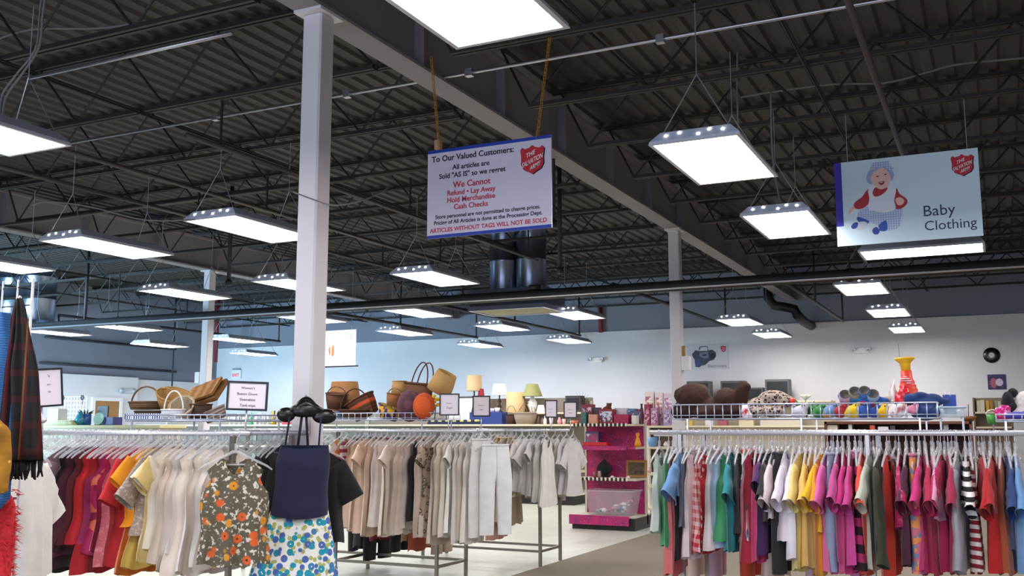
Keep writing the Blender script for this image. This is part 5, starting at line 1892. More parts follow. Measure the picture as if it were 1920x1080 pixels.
Ys = 15.7
sz1, sz2, sz3 = PZ_(1230, 798, Ys), PZ_(1230, 838, Ys), PZ_(1230, 888, Ys)
shelves('brown-backed shelving of dolls beside the pink shelf', 1200, 1262, Ys, 0.5, (0.15, 0.5, sz3, sz2, sz1), mat('#5a4a3c', 0.7), cream, sz1 + 0.02)
for (nm, cat, lab, pa, pb, pt, hexc, pn, dy) in (
        ('doll_box', 'doll box', 'tall clear-fronted doll box with a gold label, first past the pink shelf', 1209, 1227, 733, '#d9cdc9', ('#e8dcd8', '#a85a78', '#c9a878'), 0.2),
        ('doll_box', 'doll box', 'clear-fronted doll box with a white card, second from the pink shelf', 1229, 1244, 735, '#dccfd0', ('#efe6e4', '#b06a88', '#d0b080'), 0.2),
        ('doll_box', 'doll box', 'wide pale doll box touching the junction-box column', 1245, 1264, 736, '#d6c9cf', ('#e8dfe6', '#c07a98', '#a8a0b8'), 0.2),
        ('doll_box', 'doll box', 'magenta doll box low in front of the tall ones', 1208, 1219, 757, '#8e2a54', ('#d8a8b8', '#7a2048', '#c06a8a'), 0.03),
        ('doll_box', 'doll box', 'mauve doll box with a seated doll picture', 1220, 1233, 764, '#b07a98', ('#c8b0d0', '#8a4a70', '#d8c8d0'), 0.03),
        ('doll_box', 'doll box', 'lilac doll box at the end of the doll shelf', 1244, 1258, 768, '#a698bc', ('#d0c8d8', '#7a6a9a', '#c8a8b8'), 0.03)):
    carton(nm, cat, lab, pa, pb, 797, pt, Ys + dy, hexc, sz1, 0.13, mat(pn[0], 0.4, pat='patches', hex2=pn[1], hex3=pn[2], scale=2.5))
t = thing('paper_roll', 'white paper roll lying on the doll shelving', 'paper roll', (PX(1243, Ys + 0.05), Ys + 0.1, PZ_(1240, 815, Ys)))
MB().tube([(-0.17, 0, 0), (0.17, 0, 0)], 0.028, 12).build('roll', WHITE, t, True)
MB().tube([(-0.18, 0, 0), (-0.165, 0, 0)], 0.012, 8).build('core', mat('#a89878', 0.8), t, True)
MB().tube([(0, 0, 0.03), (0, 0.36, 0.03)], 0.006, 5).build('bracket', STEEL, t)
vessel('mug', 'mug', 'sky blue mug on the doll shelving', 1213, 1232, 838, 820, Ys + 0.1, CUP, mat('#6fa3d0', 0.35), sz2)
vessel('ornament', 'ornament', 'white ornament next to the sky blue mug', 1243, 1252, 838, 828, Ys + 0.1, VASE, mat('#e2ded8', 0.4), sz2)
vessel('ornament', 'ornament', 'small pinkish ornament on the lower doll shelf', 1212, 1220, 888, 877, Ys + 0.1, VASE, mat('#c9a8a0', 0.4), sz3)
Yw = 21.5
wz1, wz2 = PZ_(1420, 798, Yw), PZ_(1420, 752, Yw)
shelves('cream wall shelving of old screens behind the bear', 1255, 1560, Yw, 0.6, (0.2, 0.8, wz1, wz2), mat('#c9c2b0', 0.7), cream, wz2)
for (pa, pb, pt, lab) in ((1288, 1332, 713, 'dark grey screen behind the bear head'), (1352, 1398, 713, 'dark grey screen above the bear legs'), (1403, 1431, 726, 'small dark tape deck next to the leopard plush'), (1436, 1482, 711, 'dark grey framed screen farthest from the bear')):
    cx_, hw, h, _ = sized(pa, pb, 752, pt, Yw + 0.15)
    t = thing('television', lab, 'television', (cx_, Yw + 0.3, wz2))
    MB().cbox(-hw, -0.12, 0, hw, 0.15, h, 0.015).build('case', mat('#57585a', 0.5), t)
    MB().box(-hw * 0.86, -0.124, h * 0.1, hw * 0.86, -0.118, h * 0.9).build('screen', mat('#2c2f31', 0.12), t)
    MB().box(-hw * 0.6, -0.124, h * 0.02, hw * 0.6, -0.118, h * 0.07).build('control_strip', mat('#7d7d80', 0.4), t)
for (nm, cat, lab, pa, pb, pt, hexc) in (('carton', 'box', 'pale grey carton below the bear head on the wall shelf', 1263, 1284, 786, '#c9c4ba'), ('carton', 'box', 'yellow carton below the bear on the wall shelf', 1288, 1298, 788, '#d0b45c'),
                                         ('carton', 'box', 'pinkish carton on the wall shelf under the bear legs', 1346, 1362, 787, '#a85a6a'), ('carton', 'box', 'beige carton on the wall shelf under the leopard plush', 1385, 1412, 786, '#cfc4a6'),
                                         ('carton', 'box', 'wide cream carton at the end of the wall shelf', 1425, 1500, 787, '#c4bfae'), ('carton', 'box', 'white carton between the yellow and pinkish ones', 1322, 1336, 787, '#e0dcd4')):
    carton(nm, cat, lab, pa, pb, 798, pt, Yw + 0.1, hexc, wz1, 0.2)
Yk = 13.0
kz = PZ_(1690, 790, Yk)
wood = mat('#6a3a24', 0.5, pat='wood', hex2='#54301e')
kz2 = PZ_(1690, 812, Yk)
shelves('reddish wooden bookcase behind the toy basket', 1545, 1822, Yk, 0.34, (0.1, 0.45, 0.85, kz2, kz), mat('#4a2c20', 0.7), wood, kz, wood)
for (nm, cat, lab, pa, pb, pt, hexc) in (('book', 'book', 'white book lying in the bookcase behind the toys', 1645, 1665, 800, '#e0dce0'), ('book', 'book', 'orange book in the bookcase behind the toys', 1630, 1640, 797, '#c8583a'),
                                         ('jar', 'jar', 'pale jar in the bookcase near the wooden divider', 1590, 1597, 795, '#c9c9c4'), ('book', 'book', 'cream book at the first end of the bookcase', 1550, 1570, 797, '#c8bfae'),
                                         ('jar', 'jar', 'grey jar in the bookcase below the blue bag', 1768, 1778, 795, '#8f8f8c'), ('book', 'book', 'black and white book beside the white one', 1668, 1678, 798, '#3a3a3e')):
    carton(nm, cat, lab, pa, pb, 812, pt, Yk + 0.03, hexc, kz2, 0.16)
Yo = 20.6
oz1, oz2 = PZ_(1860, 772, Yo), PZ_(1860, 800, Yo)
shelves('brown wall bookshelf under the record', 1826, 1900, Yo, 0.4, (0.2, 0.8, oz2, oz1), mat('#8a7a64', 0.7), cream, PZ_(1860, 745, Yo), mat('#7a6248', 0.6))
for k, (pa, pb, pt, hexc, lab) in enumerate(((1833, 1840, 751, '#cfc8b0', 'ivory book, first on the shelf under the record'), (1840, 1848, 750, '#d6cfb8', 'cream book with dark spots, second under the record'), (1851, 1857, 751, '#c79a2c', 'ochre book on the shelf under the record'),
                                            (1858, 1864, 752, '#a87a24', 'brown-gold book beside the ochre one'), (1868, 1873, 751, '#8a9a80', 'sage green book on the shelf under the record'), (1873, 1879, 752, '#c8c0a8', 'pale book beside the sage one'),
                                            (1880, 1888, 750, '#3a3a44', 'black book at the end of the shelf under the record'))):
    carton('book', 'book', lab, pa, pb, 772, pt, Yo + 0.03, hexc, oz1, 0.15, None, 0, 'books under the record')

# ================================================================ toys on the wire basket over the pink rack
bx0, bx1 = PX(1262, YD), PX(1758, YD)
bz0 = PZ_(1500, 785, YD)
bz1 = PZ_(1500, 757, YD)
topper('long wire basket of toys over the pink rack', bx0, bx1, YD, YD2, bz0, bz1, 29, 6, [(bx0 + 0.1, YD), (bx0 + 0.85, YD), (bx1 - 0.1, YD), (bx0 + 0.1, YD2), (bx0 + 0.85, YD2), (bx1 - 0.1, YD2)])
bx2, bx3 = PX(1868, YD), PX(2000, YD)
topper('second wire basket over the pink rack, holding the panda', bx2, bx3, YD, YD2, PZ_(1900, 790, YD), PZ_(1900, 777, YD), 8, 6, [(bx2 + 0.05, YD), (bx3 - 0.1, YD), (bx2 + 0.05, YD2), (bx3 - 0.1, YD2)])
zt = bz0 + 0.006
YT = YD + 0.3


def P(px_, py_, y_=YT):
    a = aty(px_, py_, y_)
    return (a[0], y_, a[1])


fur = mat('#3a1d10', 0.95, pat='fur', hex2='#24110a')
o0 = P(1335, 760)


def rel(px_, py_, o_, dy=0.0):
    a = aty(px_, py_, o_[1] + dy)
    return (a[0] - o_[0], dy, a[1] - o_[2])


S = 6.9 / F
blob('stuffed_bear', 'large dark brown stuffed bear lying on its side in the wire basket', 'stuffed bear', o0, [
    (rel(1300, 748, o0, -0.02), (0.125, 0.11, 0.115)), (rel(1274, 741, o0, -0.02), (0.042, 0.035, 0.055)), (rel(1280, 772, o0, -0.05), (0.085, 0.09, 0.06)), (rel(1318, 732, o0, 0.03), (0.04, 0.035, 0.045)),
    (rel(1340, 764, o0), (0.11, 0.11, 0.065)), (rel(1362, 752, o0), (0.085, 0.13, 0.095)), (rel(1345, 770, o0), (0.23, 0.14, 0.065)),
    (rel(1391, 740, o0, -0.02), (0.045, 0.06, 0.1)), (rel(1397, 726, o0, -0.02), (0.04, 0.05, 0.04)), (rel(1382, 764, o0, 0.05), (0.1, 0.07, 0.06)), (rel(1322, 775, o0, -0.1), (0.09, 0.06, 0.04))],
    fur, 0.014, 0, [('nose', mat('#120a08', 0.4), [((rel(1270, 760, o0, -0.12)), (0.02, 0.015, 0.016))])], None, (0.03, 0.012))
o1 = P(1440, 765)
blob('stuffed_leopard', 'leopard-print plush lying behind the wire beside the bear', 'plush toy', o1, [
    (rel(1424, 760, o1), (0.09, 0.09, 0.055)), (rel(1450, 745, o1), (0.10, 0.08, 0.05)), (rel(1470, 752, o1), (0.07, 0.07, 0.045)), (rel(1415, 772, o1, -0.06), (0.06, 0.06, 0.04)), (rel(1448, 772, o1, -0.08), (0.08, 0.07, 0.04))],
    mat('#a39488', 0.95, pat='leopard', hex2='#241c1a', hex3='#a8988a', scale=1.9), 0.012)
o2 = P(1398, 772, YD + 0.06)
blob('plush_toy', 'white and red soft toy pressed against the wire by the bear feet', 'plush toy', o2, [((0, 0, 0), (0.03, 0.03, 0.05)), ((0.01, 0, -0.03), (0.035, 0.035, 0.03)), ((-0.015, 0, 0.04), (0.012, 0.01, 0.02)), ((0.02, 0, 0.04), (0.012, 0.01, 0.02))],
     mat('#e6dcdc', 0.9, pat='speck', hex2='#b8323c', scale=0.5), 0.008)
t = tag(MB().ball((0, 0, 0), (0.02, 0.02, 0.02), 14, 9).build('ball', mat('#e2391c', 0.4), None, True, P(1486, 752, YD + 0.2)), 'bright orange-red ball beside the leopard plush', 'ball')
MB().tube([(0.0205 * math.cos(2 * PI * k / 20), 0.0205 * math.sin(2 * PI * k / 20), 0) for k in range(21)], 0.001, 4).build('seam', mat('#8c2010', 0.5), t, True)
t = thing('artificial_plant', 'green leafy plant with a white lily in the toy basket', 'plant', P(1512, 784, YD + 0.2))
f = MB()
for k in range(14):
    a = R.uniform(0, 2 * PI)
    f.tube([(0, 0, 0.01), (0.05 * math.cos(a), 0.04 * math.sin(a), 0.07), (0.1 * math.cos(a), 0.08 * math.sin(a), R.uniform(0.05, 0.13))], [0.004, 0.016, 0.002], 5)
f.build('leaves', mat('#2f6a35', 0.7), t, True)
MB().tube([(0, 0, 0), (0.0, 0, 0.12)], 0.004, 5).build('stem', mat('#8aa860', 0.7), t)
f = MB()
for k in range(5):
    a = 2 * PI * k / 5
    f.tube([(0, 0, 0.12), (0.02 * math.cos(a), 0.02 * math.sin(a), 0.145), (0.038 * math.cos(a), 0.038 * math.sin(a), 0.15)], [0.004, 0.012, 0.002], 5)
f.build('flower', mat('#e9e6c8', 0.6), t, True)
cols = [(1500, 775, '#cfc9d4', 'lilac-grey plush folded behind the wire', 0.05), (1535, 776, '#2d7a3a', 'green soft toy behind the wire', 0.045), (1556, 772, '#6f8fb8', 'pale blue soft toy behind the wire', 0.045), (1552, 779, '#c98a4a', 'tan soft dog low behind the wire', 0.035),
        (1575, 773, '#a8262a', 'red soft toy behind the wire', 0.045), (1598, 777, '#e8c422', 'yellow soft duck behind the wire, first yellow one', 0.05), (1618, 772, '#2a4fa0', 'royal blue soft toy behind the wire', 0.05), (1640, 781, '#24449a', 'dark blue soft toy low behind the wire', 0.04),
        (1652, 773, '#ecc01c', 'yellow soft chick behind the wire, nearest the tall toy', 0.045), (1712, 768, '#e08aa8', 'pink egg-shaped soft toy against the wire', 0.035)]
for (px_, py_, hexc, lab, r_) in cols:
    o_ = P(px_, py_, YD + 0.1 + r_)
    o_ = (o_[0], o_[1], max(o_[2], zt + r_ * 0.75))
    blob('plush_toy', lab, 'plush toy', o_, [((0, 0, 0), (r_, r_, r_ * 0.85)), ((r_ * 0.6, 0, r_ * 0.7), (r_ * 0.55,) * 3), ((-r_ * 0.7, -r_ * 0.4, -r_ * 0.3), (r_ * 0.4,) * 3), ((r_ * 0.5, -r_ * 0.6, -r_ * 0.4), (r_ * 0.4,) * 3), ((r_ * 0.95, 0, r_ * 1.15), (r_ * 0.2,) * 3)], mat(hexc, 0.9, pat='cloth'), 0.008,
         R.uniform(-0.6, 0.6), [('eye', BLACKM, [((r_ * 0.45, -r_ * 0.5, r_ * 0.85), (r_ * 0.09,) * 3), ((r_ * 0.75, -r_ * 0.5, r_ * 0.85), (r_ * 0.09,) * 3)])])
# slippers with round openings on top of the toys
for (px_, py_, hexc, lab) in ((1585, 735, '#b79ab2', 'mauve slipper with grey lining, lowest of four on the toys'), (1603, 729, '#8a8a78', 'grey slipper opening upwards, second of four on the toys'), (1621, 728, '#3f6fb0', 'blue slipper with grey lining, third of four on the toys'), (1637, 734, '#8fa8c0', 'pale blue slipper, last of four on the toys')):
    t = thing('slipper', lab, 'slipper', P(px_, py_ + 12, YD + 0.2), 0, None, (1.0, 0, 0.1))
    MB().lathe([(0.001, -0.1), (0.03, -0.1), (0.04, 0.0), (0.038, 0.045), (0.032, 0.048), (0.03, 0.0), (0.001, -0.005)], 18).build('upper', mat(hexc, 0.8), t, True)
    MB().lathe([(0.001, 0.025), (0.03, 0.03), (0.035, 0.05), (0.03, 0.052), (0.026, 0.036), (0.001, 0.032)], 18).build('lining', mat('#57534c', 0.9), t, True)
for (px_, py_, hexc, lab, rx) in ((1605, 748, '#1f7fd0', 'bright blue and white plush lying below the slippers', 0.10), (1635, 750, '#2a62b0', 'long blue plush fish lying below the slippers', 0.09), (1622, 756, '#c82a78', 'magenta soft toy at the rim below the slippers', 0.045)):
    o_ = P(px_, py_, YD + 0.22)
    blob('plush_toy', lab, 'plush toy', o_, [((0, 0, 0), (rx, 0.05, 0.028)), ((-rx * 0.8, 0, 0.02), (0.035, 0.035, 0.03)), ((rx * 0.85, 0, -0.005), (0.03, 0.03, 0.02))], mat(hexc, 0.9, pat='cloth'), 0.008)
# tall red and yellow toy
o3 = P(1706, 757, YD + 0.25)
t = thing('stacking_toy', 'tall orange-red plastic toy topped by a yellow funnel', 'toy', (o3[0], o3[1], PZ_(1706, 757, YD + 0.25)), 0, None, (0, -0.06, 0))
prof = []
for k in range(6):
    z = 0.025 * k
    rr = 0.058 - 0.005 * k
    prof += [(rr, z), (rr * 1.06, z + 0.012), (rr * 0.92, z + 0.024)]
MB().lathe([(0.001, 0)] + [(r_ * 1.3, z_) for r_, z_ in prof] + [(0.036, 0.155), (0.034, 0.21), (0.001, 0.21)], 20).build('tower', mat('#d8371c', 0.5), t, True)
MB().lathe([(0.001, 0.205), (0.028, 0.205), (0.032, 0.25), (0.036, 0.262), (0.062, 0.285), (0.064, 0.295), (0.05, 0.285), (0.03, 0.262), (0.001, 0.25)], 20, sy=1).build('funnel', mat('#e8b41c', 0.35), t, True)
o_ = P(1692, 752, YD + 0.2)
blob('toy_pitcher', 'crimson plastic toy jug leaning on the tall orange-red toy', 'toy', o_, [((0, 0, 0), (0.05, 0.045, 0.045)), ((0.015, 0, 0.045), (0.04, 0.035, 0.035)), ((-0.03, 0, 0.02), (0.02, 0.02, 0.03)), ((0.02, 0.01, 0.085), (0.025, 0.02, 0.02))], mat('#c2182c', 0.3), 0.008)
o_ = P(1697, 711, YD + 0.22)
blob('plush_toy', 'red and white striped soft toy beside the tall toy', 'plush toy', o_, [((0, 0, 0), (0.028, 0.025, 0.02)), ((0.02, 0, -0.02), (0.02, 0.02, 0.022))], mat('#c22436', 0.8, pat='hstripe', hex2='#ead8d8', scale=5), 0.006)
t = thing('toy_horn', 'curved white horn sticking up beside the crimson jug', 'toy', P(1676, 752, YD + 0.2))
MB().tube([(0, 0, 0), (-0.004, 0, 0.05), (0.0, 0, 0.09), (0.012, 0, 0.14)], [0.016, 0.013, 0.009, 0.002], 10).build('horn', mat('#e4e2e6', 0.4), t, True)
MB().tube([(0, 0, -0.012), (0, 0, 0.006)], 0.019, 12).build('cap', mat('#b0a8a0', 0.5), t, True)
o_ = P(1672, 748, YD + 0.3)
blob('plush_toy', 'beige rabbit plush peeping over the rim near the tall toy', 'plush toy', o_, [((0, 0, 0), (0.05, 0.05, 0.035)), ((0.01, 0, 0.04), (0.03, 0.03, 0.026)), ((0.0, 0, 0.075), (0.008, 0.01, 0.025)), ((0.022, 0, 0.075), (0.008, 0.01, 0.025))], mat('#a89a8c', 0.95, pat='fur', hex2='#cfc4b8'), 0.008)
o_ = P(1733, 756, YD + 0.22)
blob('plush_toy', 'navy blue plush with thick limbs sprawled over the basket end', 'plush toy', o_, [
    ((0, 0, 0), (0.1, 0.08, 0.04)), (rel(1708, 748, o_, -0.04), (0.055, 0.04, 0.035)), (rel(1725, 741, o_, -0.03), (0.05, 0.035, 0.022)), (rel(1748, 748, o_), (0.06, 0.05, 0.035)), (rel(1735, 774, o_, -0.05), (0.09, 0.06, 0.05)), (rel(1768, 752, o_), (0.05, 0.04, 0.02))],
    mat('#1d3a70', 0.9, pat='cloth'), 0.01)
o_ = P(1681, 772, YD + 0.08)
blob('plush_toy', 'white flowered soft toy low behind the wire near the tall toy', 'plush toy', o_, [((0, 0, 0), (0.05, 0.04, 0.045)), ((0.03, 0, 0.03), (0.03, 0.03, 0.03)), ((-0.03, 0, 0.04), (0.02, 0.02, 0.02))], mat('#e2dcd8', 0.9, pat='speck', hex2='#c86a6a', scale=0.6), 0.008)
# blue gift bag and clear box at the basket end
yb_ = YD + 0.4
cx_, hw, h, _ = sized(1770, 1795, 768, 741, yb_)
t = thing('gift_bag', 'royal blue paper bag with a white cord handle at the basket end', 'bag', (cx_, yb_, PZ_(1782, 776, yb_)))
h2 = h + 0.03
MB().loft([[(-hw, -0.03, 0), (hw, -0.03, 0), (hw, 0.03, 0), (-hw, 0.03, 0)], [(-hw * 0.95, -0.03, h2), (hw, -0.03, h2), (hw, 0.03, h2), (-hw * 0.95, 0.03, h2)], [(-hw * 0.93, -0.027, h2), (hw * 0.97, -0.027, h2), (hw * 0.97, 0.027, h2), (-hw * 0.93, 0.027, h2)], [(-hw * 0.95, -0.027, 0.005), (hw * 0.97, -0.027, 0.005), (hw * 0.97, 0.027, 0.005), (-hw * 0.95, 0.027, 0.005)]], 0, True, True).build('body', mat('#2c4cae', 0.5), t)
MB().tube([(-hw * 0.45 + hw * 0.9 * k / 12 - 0.01, -0.028, h2 - 0.01 + 0.05 * math.sin(PI * k / 12)) for k in range(13)], 0.0025, 5).build('cord', WHITE, t, True)
cx_, hw, h, zb_ = sized(1756, 1812, 786, 768, YD + 0.2)
zc = bz0
t = thing('plastic_box', 'clear plastic box overhanging the end of the toy basket', 'box', (cx_, YD + 0.25, zc + 0.005))
MB().cbox(-hw, -0.08, 0, hw, 0.08, h, 0.01).build('body', clear_mat('#cfe4ea', 0.4, 0.1), t, True)
MB().cbox(-hw * 1.03, -0.085, h, hw * 1.03, 0.085, h + 0.01, 0.004).build('lid', mat('#bcd6de', 0.3), t, True)
for px_ in (1764, 1806):
    MB().box(PX(px_, YD + 0.25) - 0.006 - cx_, -0.02, RZ + 0.0 - zc, PX(px_, YD + 0.25) + 0.006 - cx_, 0.02, 0.002).build('foot', clear_mat('#cfe4ea', 0.6, 0.1), t)
o_ = P(1755, 750, YD + 0.36)
blob('plush_toy', 'pink and grey soft toy between the navy plush and the blue bag', 'plush toy', (o_[0], o_[1], o_[2]), [((0, 0, 0), (0.04, 0.03, 0.03)), ((0.03, 0, -0.01), (0.03, 0.03, 0.02))], mat('#8a5a78', 0.9, pat='speck', hex2='#c84a78', scale=0.5), 0.008)
t = thing('wooden_bird', 'brown wooden dish with a stick at the end of the toy basket', 'ornament', (PX(1815, 12.9), Yk + 0.12, kz))
MB().lathe([(0.001, 0), (0.05, 0), (0.1, 0.06), (0.092, 0.06), (0.04, 0.01), (0.001, 0.01)], 18).build('dish', mat('#7a4a24', 0.5), t, True)
MB().tube([(0.0, 0, 0.01), (0.01, 0, 0.2)], 0.006, 6).build('stick', mat('#6a4a30', 0.6), t, True)
# panda and bags at the picture edge
zp = PZ_(1900, 788, YD) + 0.004
o_ = (PX(1918, YT), YT, zp)
blob('panda_plush', 'black and white stuffed panda at the picture edge', 'stuffed panda', o_, [((0.03, 0, 0.1), (0.075, 0.07, 0.08)), ((0.01, 0, 0.04), (0.09, 0.08, 0.05))], mat('#d9d6d2', 0.95, pat='fur', hex2='#c4c0ba'), 0.01, 0,
     [('black_arm', mat('#17161a', 0.95, pat='fur', hex2='#24222a'), [((-0.075, -0.02, 0.115), (0.035, 0.04, 0.06)), ((-0.06, -0.02, 0.075), (0.04, 0.045, 0.04)), ((-0.045, 0, 0.165), (0.03, 0.025, 0.03))])])
o_ = (PX(1882, YD + 0.15), YD + 0.15, zp + 0.03)
blob('foil_bag', 'shiny pink bag in front of the panda', 'bag', o_, [((0, 0, 0), (0.05, 0.035, 0.035)), ((0.01, 0, 0.035), (0.035, 0.025, 0.025)), ((-0.03, 0, 0.02), (0.02, 0.02, 0.025))], mat('#d83a88', 0.2, 0.3, 'speck', '#f0a8cc'), 0.007)
o_ = (PX(1888, YD + 0.1), YD + 0.08, zp + 0.015)
blob('plush_toy', 'blue-violet soft toy low in the second wire basket', 'plush toy', (o_[0] + 0.06, o_[1], o_[2] + 0.01), [((0, 0, 0), (0.08, 0.04, 0.022)), ((0.05, 0, 0.005), (0.03, 0.03, 0.025))], mat('#4a48a8', 0.9), 0.007)
t = thing('toy_pail', 'small green and clear pail beside the second wire basket', 'pail', (PX(1862, YD + 0.3), YD + 0.3, PZ_(1862, 795, YD + 0.3)))
MB().lathe([(0.001, 0), (0.03, 0), (0.038, 0.06), (0.034, 0.06), (0.028, 0.01), (0.001, 0.01)], 16).build('body', mat('#4a9a3c', 0.4), t, True)
MB().tube([(0.038 * math.cos(PI * k / 10), 0, 0.058 + 0.03 * math.sin(PI * k / 10)) for k in range(11)], 0.003, 5).build('handle', WHITE, t, True)
MB().tube([(0, 0.0, 0.005), (0, 0.02, RZ + 0.01 - PZ_(1862, 795, YD + 0.3))], 0.004, 5).build('hook', CHROME, t)
# ================================================================ signs and things on the wall
RED, NAVYT, BLK = mat('#c4202f', 0.5), mat('#20263c', 0.5), mat('#16161c', 0.5)


def poly(mb, pts, y, pl, mi=0, dz=0.0):
    """polygon given in picture pixels, laid on the plane y = pl (a real upright board), offset y towards the viewer"""
    vs = []
    for (a, b) in pts:
        p = aty(a, b, pl)
        vs.append((p[0], pl - y, p[1]))
    mb.add(vs, [tuple(reversed(range(len(vs))))], mi)


def smooth_poly(pts, n=4):
    out = []
    m = len(pts)
    for i in range(m):
        a, b, c, d = pts[i - 1], pts[i], pts[(i + 1) % m], pts[(i + 2) % m]
        for k in range(n):
            t = k / n
            out.append(tuple(0.5 * ((2 * b[j]) + (c[j] - a[j]) * t + (2 * a[j] - 5 * b[j] + 4 * c[j] - d[j]) * t * t + (3 * b[j] - a[j] - 3 * c[j] + d[j]) * t ** 3) for j in (0, 1)))
    return out


def board(mb, q, pl, th, mi=0):
    (ax, az), (bx_, bz_), (cx_, cz_), (dx, dz) = [aty(a, b, pl) for a, b in q]
    x0_, x1_ = (ax + dx) / 2, (bx_ + cx_) / 2
    z0_, z1_ = (cz_ + dz) / 2, (az + bz_) / 2
    mb.box(x0_, pl, z0_, x1_, pl + th, z1_, mi)
    return x0_, x1_, z0_, z1_


def shield(parent, cx_, cz_, w_, h_, y):
    """red crest with white slanted words and a dark shadow"""
    P_ = [(-0.5, 0.36), (-0.42, 0.45), (-0.3, 0.38), (-0.12, 0.42), (0.0, 0.5), (0.12, 0.42), (0.3, 0.38), (0.42, 0.45), (0.5, 0.36), (0.46, 0.1), (0.47, -0.15), (0.36, -0.33), (0.15, -0.42), (0.0, -0.5), (-0.15, -0.42), (-0.36, -0.33), (-0.47, -0.15), (-0.46, 0.1)]
    for (nm, k, dx, dz, yy, m) in (('emblem_shadow', 1.0, 0.05, -0.03, y - 0.001, BLK), ('emblem', 1.0, 0, 0, y - 0.002, RED)):
        f = MB()
        f.add([(cx_ + (px_ * k + dx) * w_, yy, cz_ + (pz + dz) * h_) for px_, pz in P_], [tuple(reversed(range(len(P_))))])
        o = f.build(nm, m, parent)
    f = MB()
    for (s, a, b, z) in (('THE', -0.26, 0.12, 0.12), ('SALVATION', -0.43, 0.43, -0.12), ('ARMY', -0.1, 0.34, -0.30)):
        put_text(f, s, cx_ + a * w_, cx_ + b * w_, cz_ + z * h_, y - 0.004, 0.012, 0.12, 0.34 * h_ / w_, 0, h_ * (0.15 if s != 'SALVATION' else 0.17))
    f.build('emblem_lettering', mat('#f4eeee', 0.5), parent)


# --- customers sign
Y_S = 6.36
t = thing('hanging_sign', 'large white hanging sign with blue edges addressed to valued customers', 'sign', (0, 0, 0))
f = MB()
sx0, sx1, sz0, sz1 = board(f, ((804, 283), (1035, 253), (1033, 428), (799, 447)), Y_S, 0.012)
SW, SH_ = sx1 - sx0, sz1 - sz0
f.build('board', mat('#d5d0e2', 0.5), t)
for (za, zc_) in ((sz1 - 0.034 * SH_, sz1 + 0.001), (sz0 - 0.001, sz0 + 0.034 * SH_)):
    MB().box(sx0, Y_S - 0.002, za, sx1, Y_S, zc_).build('blue_border', mat('#1b3aa8', 0.5), t)
for nm, m, lines in (('black_lettering', BLK, (('To Our Valued Customers:', 0.035, 0.71, 0.135), ('All articles are', 0.21, 0.515, 0.245), ('Sold "AS IS" so we regret', 0.10, 0.645, 0.335),
                                               ('Store personnel are not permitted to change prices.', 0.07, 0.915, 0.785), ('Pricing of All Articles is done at the Processing Dept.', 0.06, 0.93, 0.852))),
                     ('red_lettering', mat('#c4283f', 0.5), (('We Cannot', 0.215, 0.525, 0.452), ('Refund \u2022 Lay Away', 0.17, 0.565, 0.535), ('Hold Merchandise', 0.17, 0.562, 0.615), ('Cash Checks', 0.225, 0.505, 0.695), ('ARTICLES WITHOUT TAGS WILL NOT BE SOLD', 0.025, 0.965, 0.937)))):
    for (s, u0, u1, v) in lines:
        f = MB()
        put_text(f, s, sx0 + u0 * SW, sx0 + u1 * SW, sz1 - v * SH_, Y_S - 0.003, 0.019)
        f.build(nm, m, t)
shield(t, sx0 + 0.853 * SW, sz1 - 0.245 * SH_, 0.185 * SW, 0.315 * SH_, Y_S)
# yellow chains fanning out to the joists
chm = mat('#b98a2c', 0.45, 0.4)
for (pb, pt) in (((824, 278), (804, 60)), ((1007, 258), (1034, 45))):
    c = MB()
    a0, b0 = Vector(at3(pb[0], pb[1], Y_S - 0.004)), Vector(at3(pt[0], pt[1], Y_S - 0.004))
    b0 = a0 + (b0 - a0) * ((CHORD_Z + 0.02 - a0.z) / (b0.z - a0.z))
    b0.y += 0.0
    n = 30
    for k in range(n):
        p = a0 + (b0 - a0) * (k + 0.5) / n
        d = (b0 - a0) / n
        lx_ = Vector((0.009, 0, 0)) if k % 2 else Vector((0.002, 0.009, 0))
        c.tube([p - d * 0.68 + lx_, p + d * 0.68 + lx_, p + d * 0.75, p + d * 0.68 - lx_, p - d * 0.68 - lx_, p - d * 0.75, p - d * 0.68 + lx_], 0.0028, 4)
    c.build('chain', chm, t)
t2 = thing('wooden_block', 'small tan block above the corner of the customers sign', 'block', (aty(821, 271, Y_S + 0.05)[0], Y_S + 0.05, aty(821, 271, Y_S + 0.05)[1]))
MB().cbox(-0.025, -0.015, -0.04, 0.025, 0.03, 0.035, 0.004).build('body', mat('#b89a78', 0.7), t2)
MB().tube([(0, 0.005, -0.03), (0, 0.005, -0.06)], 0.006, 6).build('pin', STEEL, t2)

# --- baby sign
Y_B = 9.2
t = thing('hanging_sign', 'pale blue hanging sign with a laughing baby and the words Baby Clothing', 'sign', (0, 0, 0))
f = MB()
bx0_, bx1_, bz0_, bz1_ = board(f, ((1564, 308), (1833, 275), (1844, 442), (1570, 462)), Y_B, 0.012)
BW, BH = bx1_ - bx0_, bz1_ - bz0_
f.build('board', mat('#d4ebf6', 0.45), t)


def bq(x_, y_):
    """crop coordinates of the photograph (4.5x, origin 1550,260)"""
    return (1550 + x_ / 4.5, 260 + y_ / 4.5)


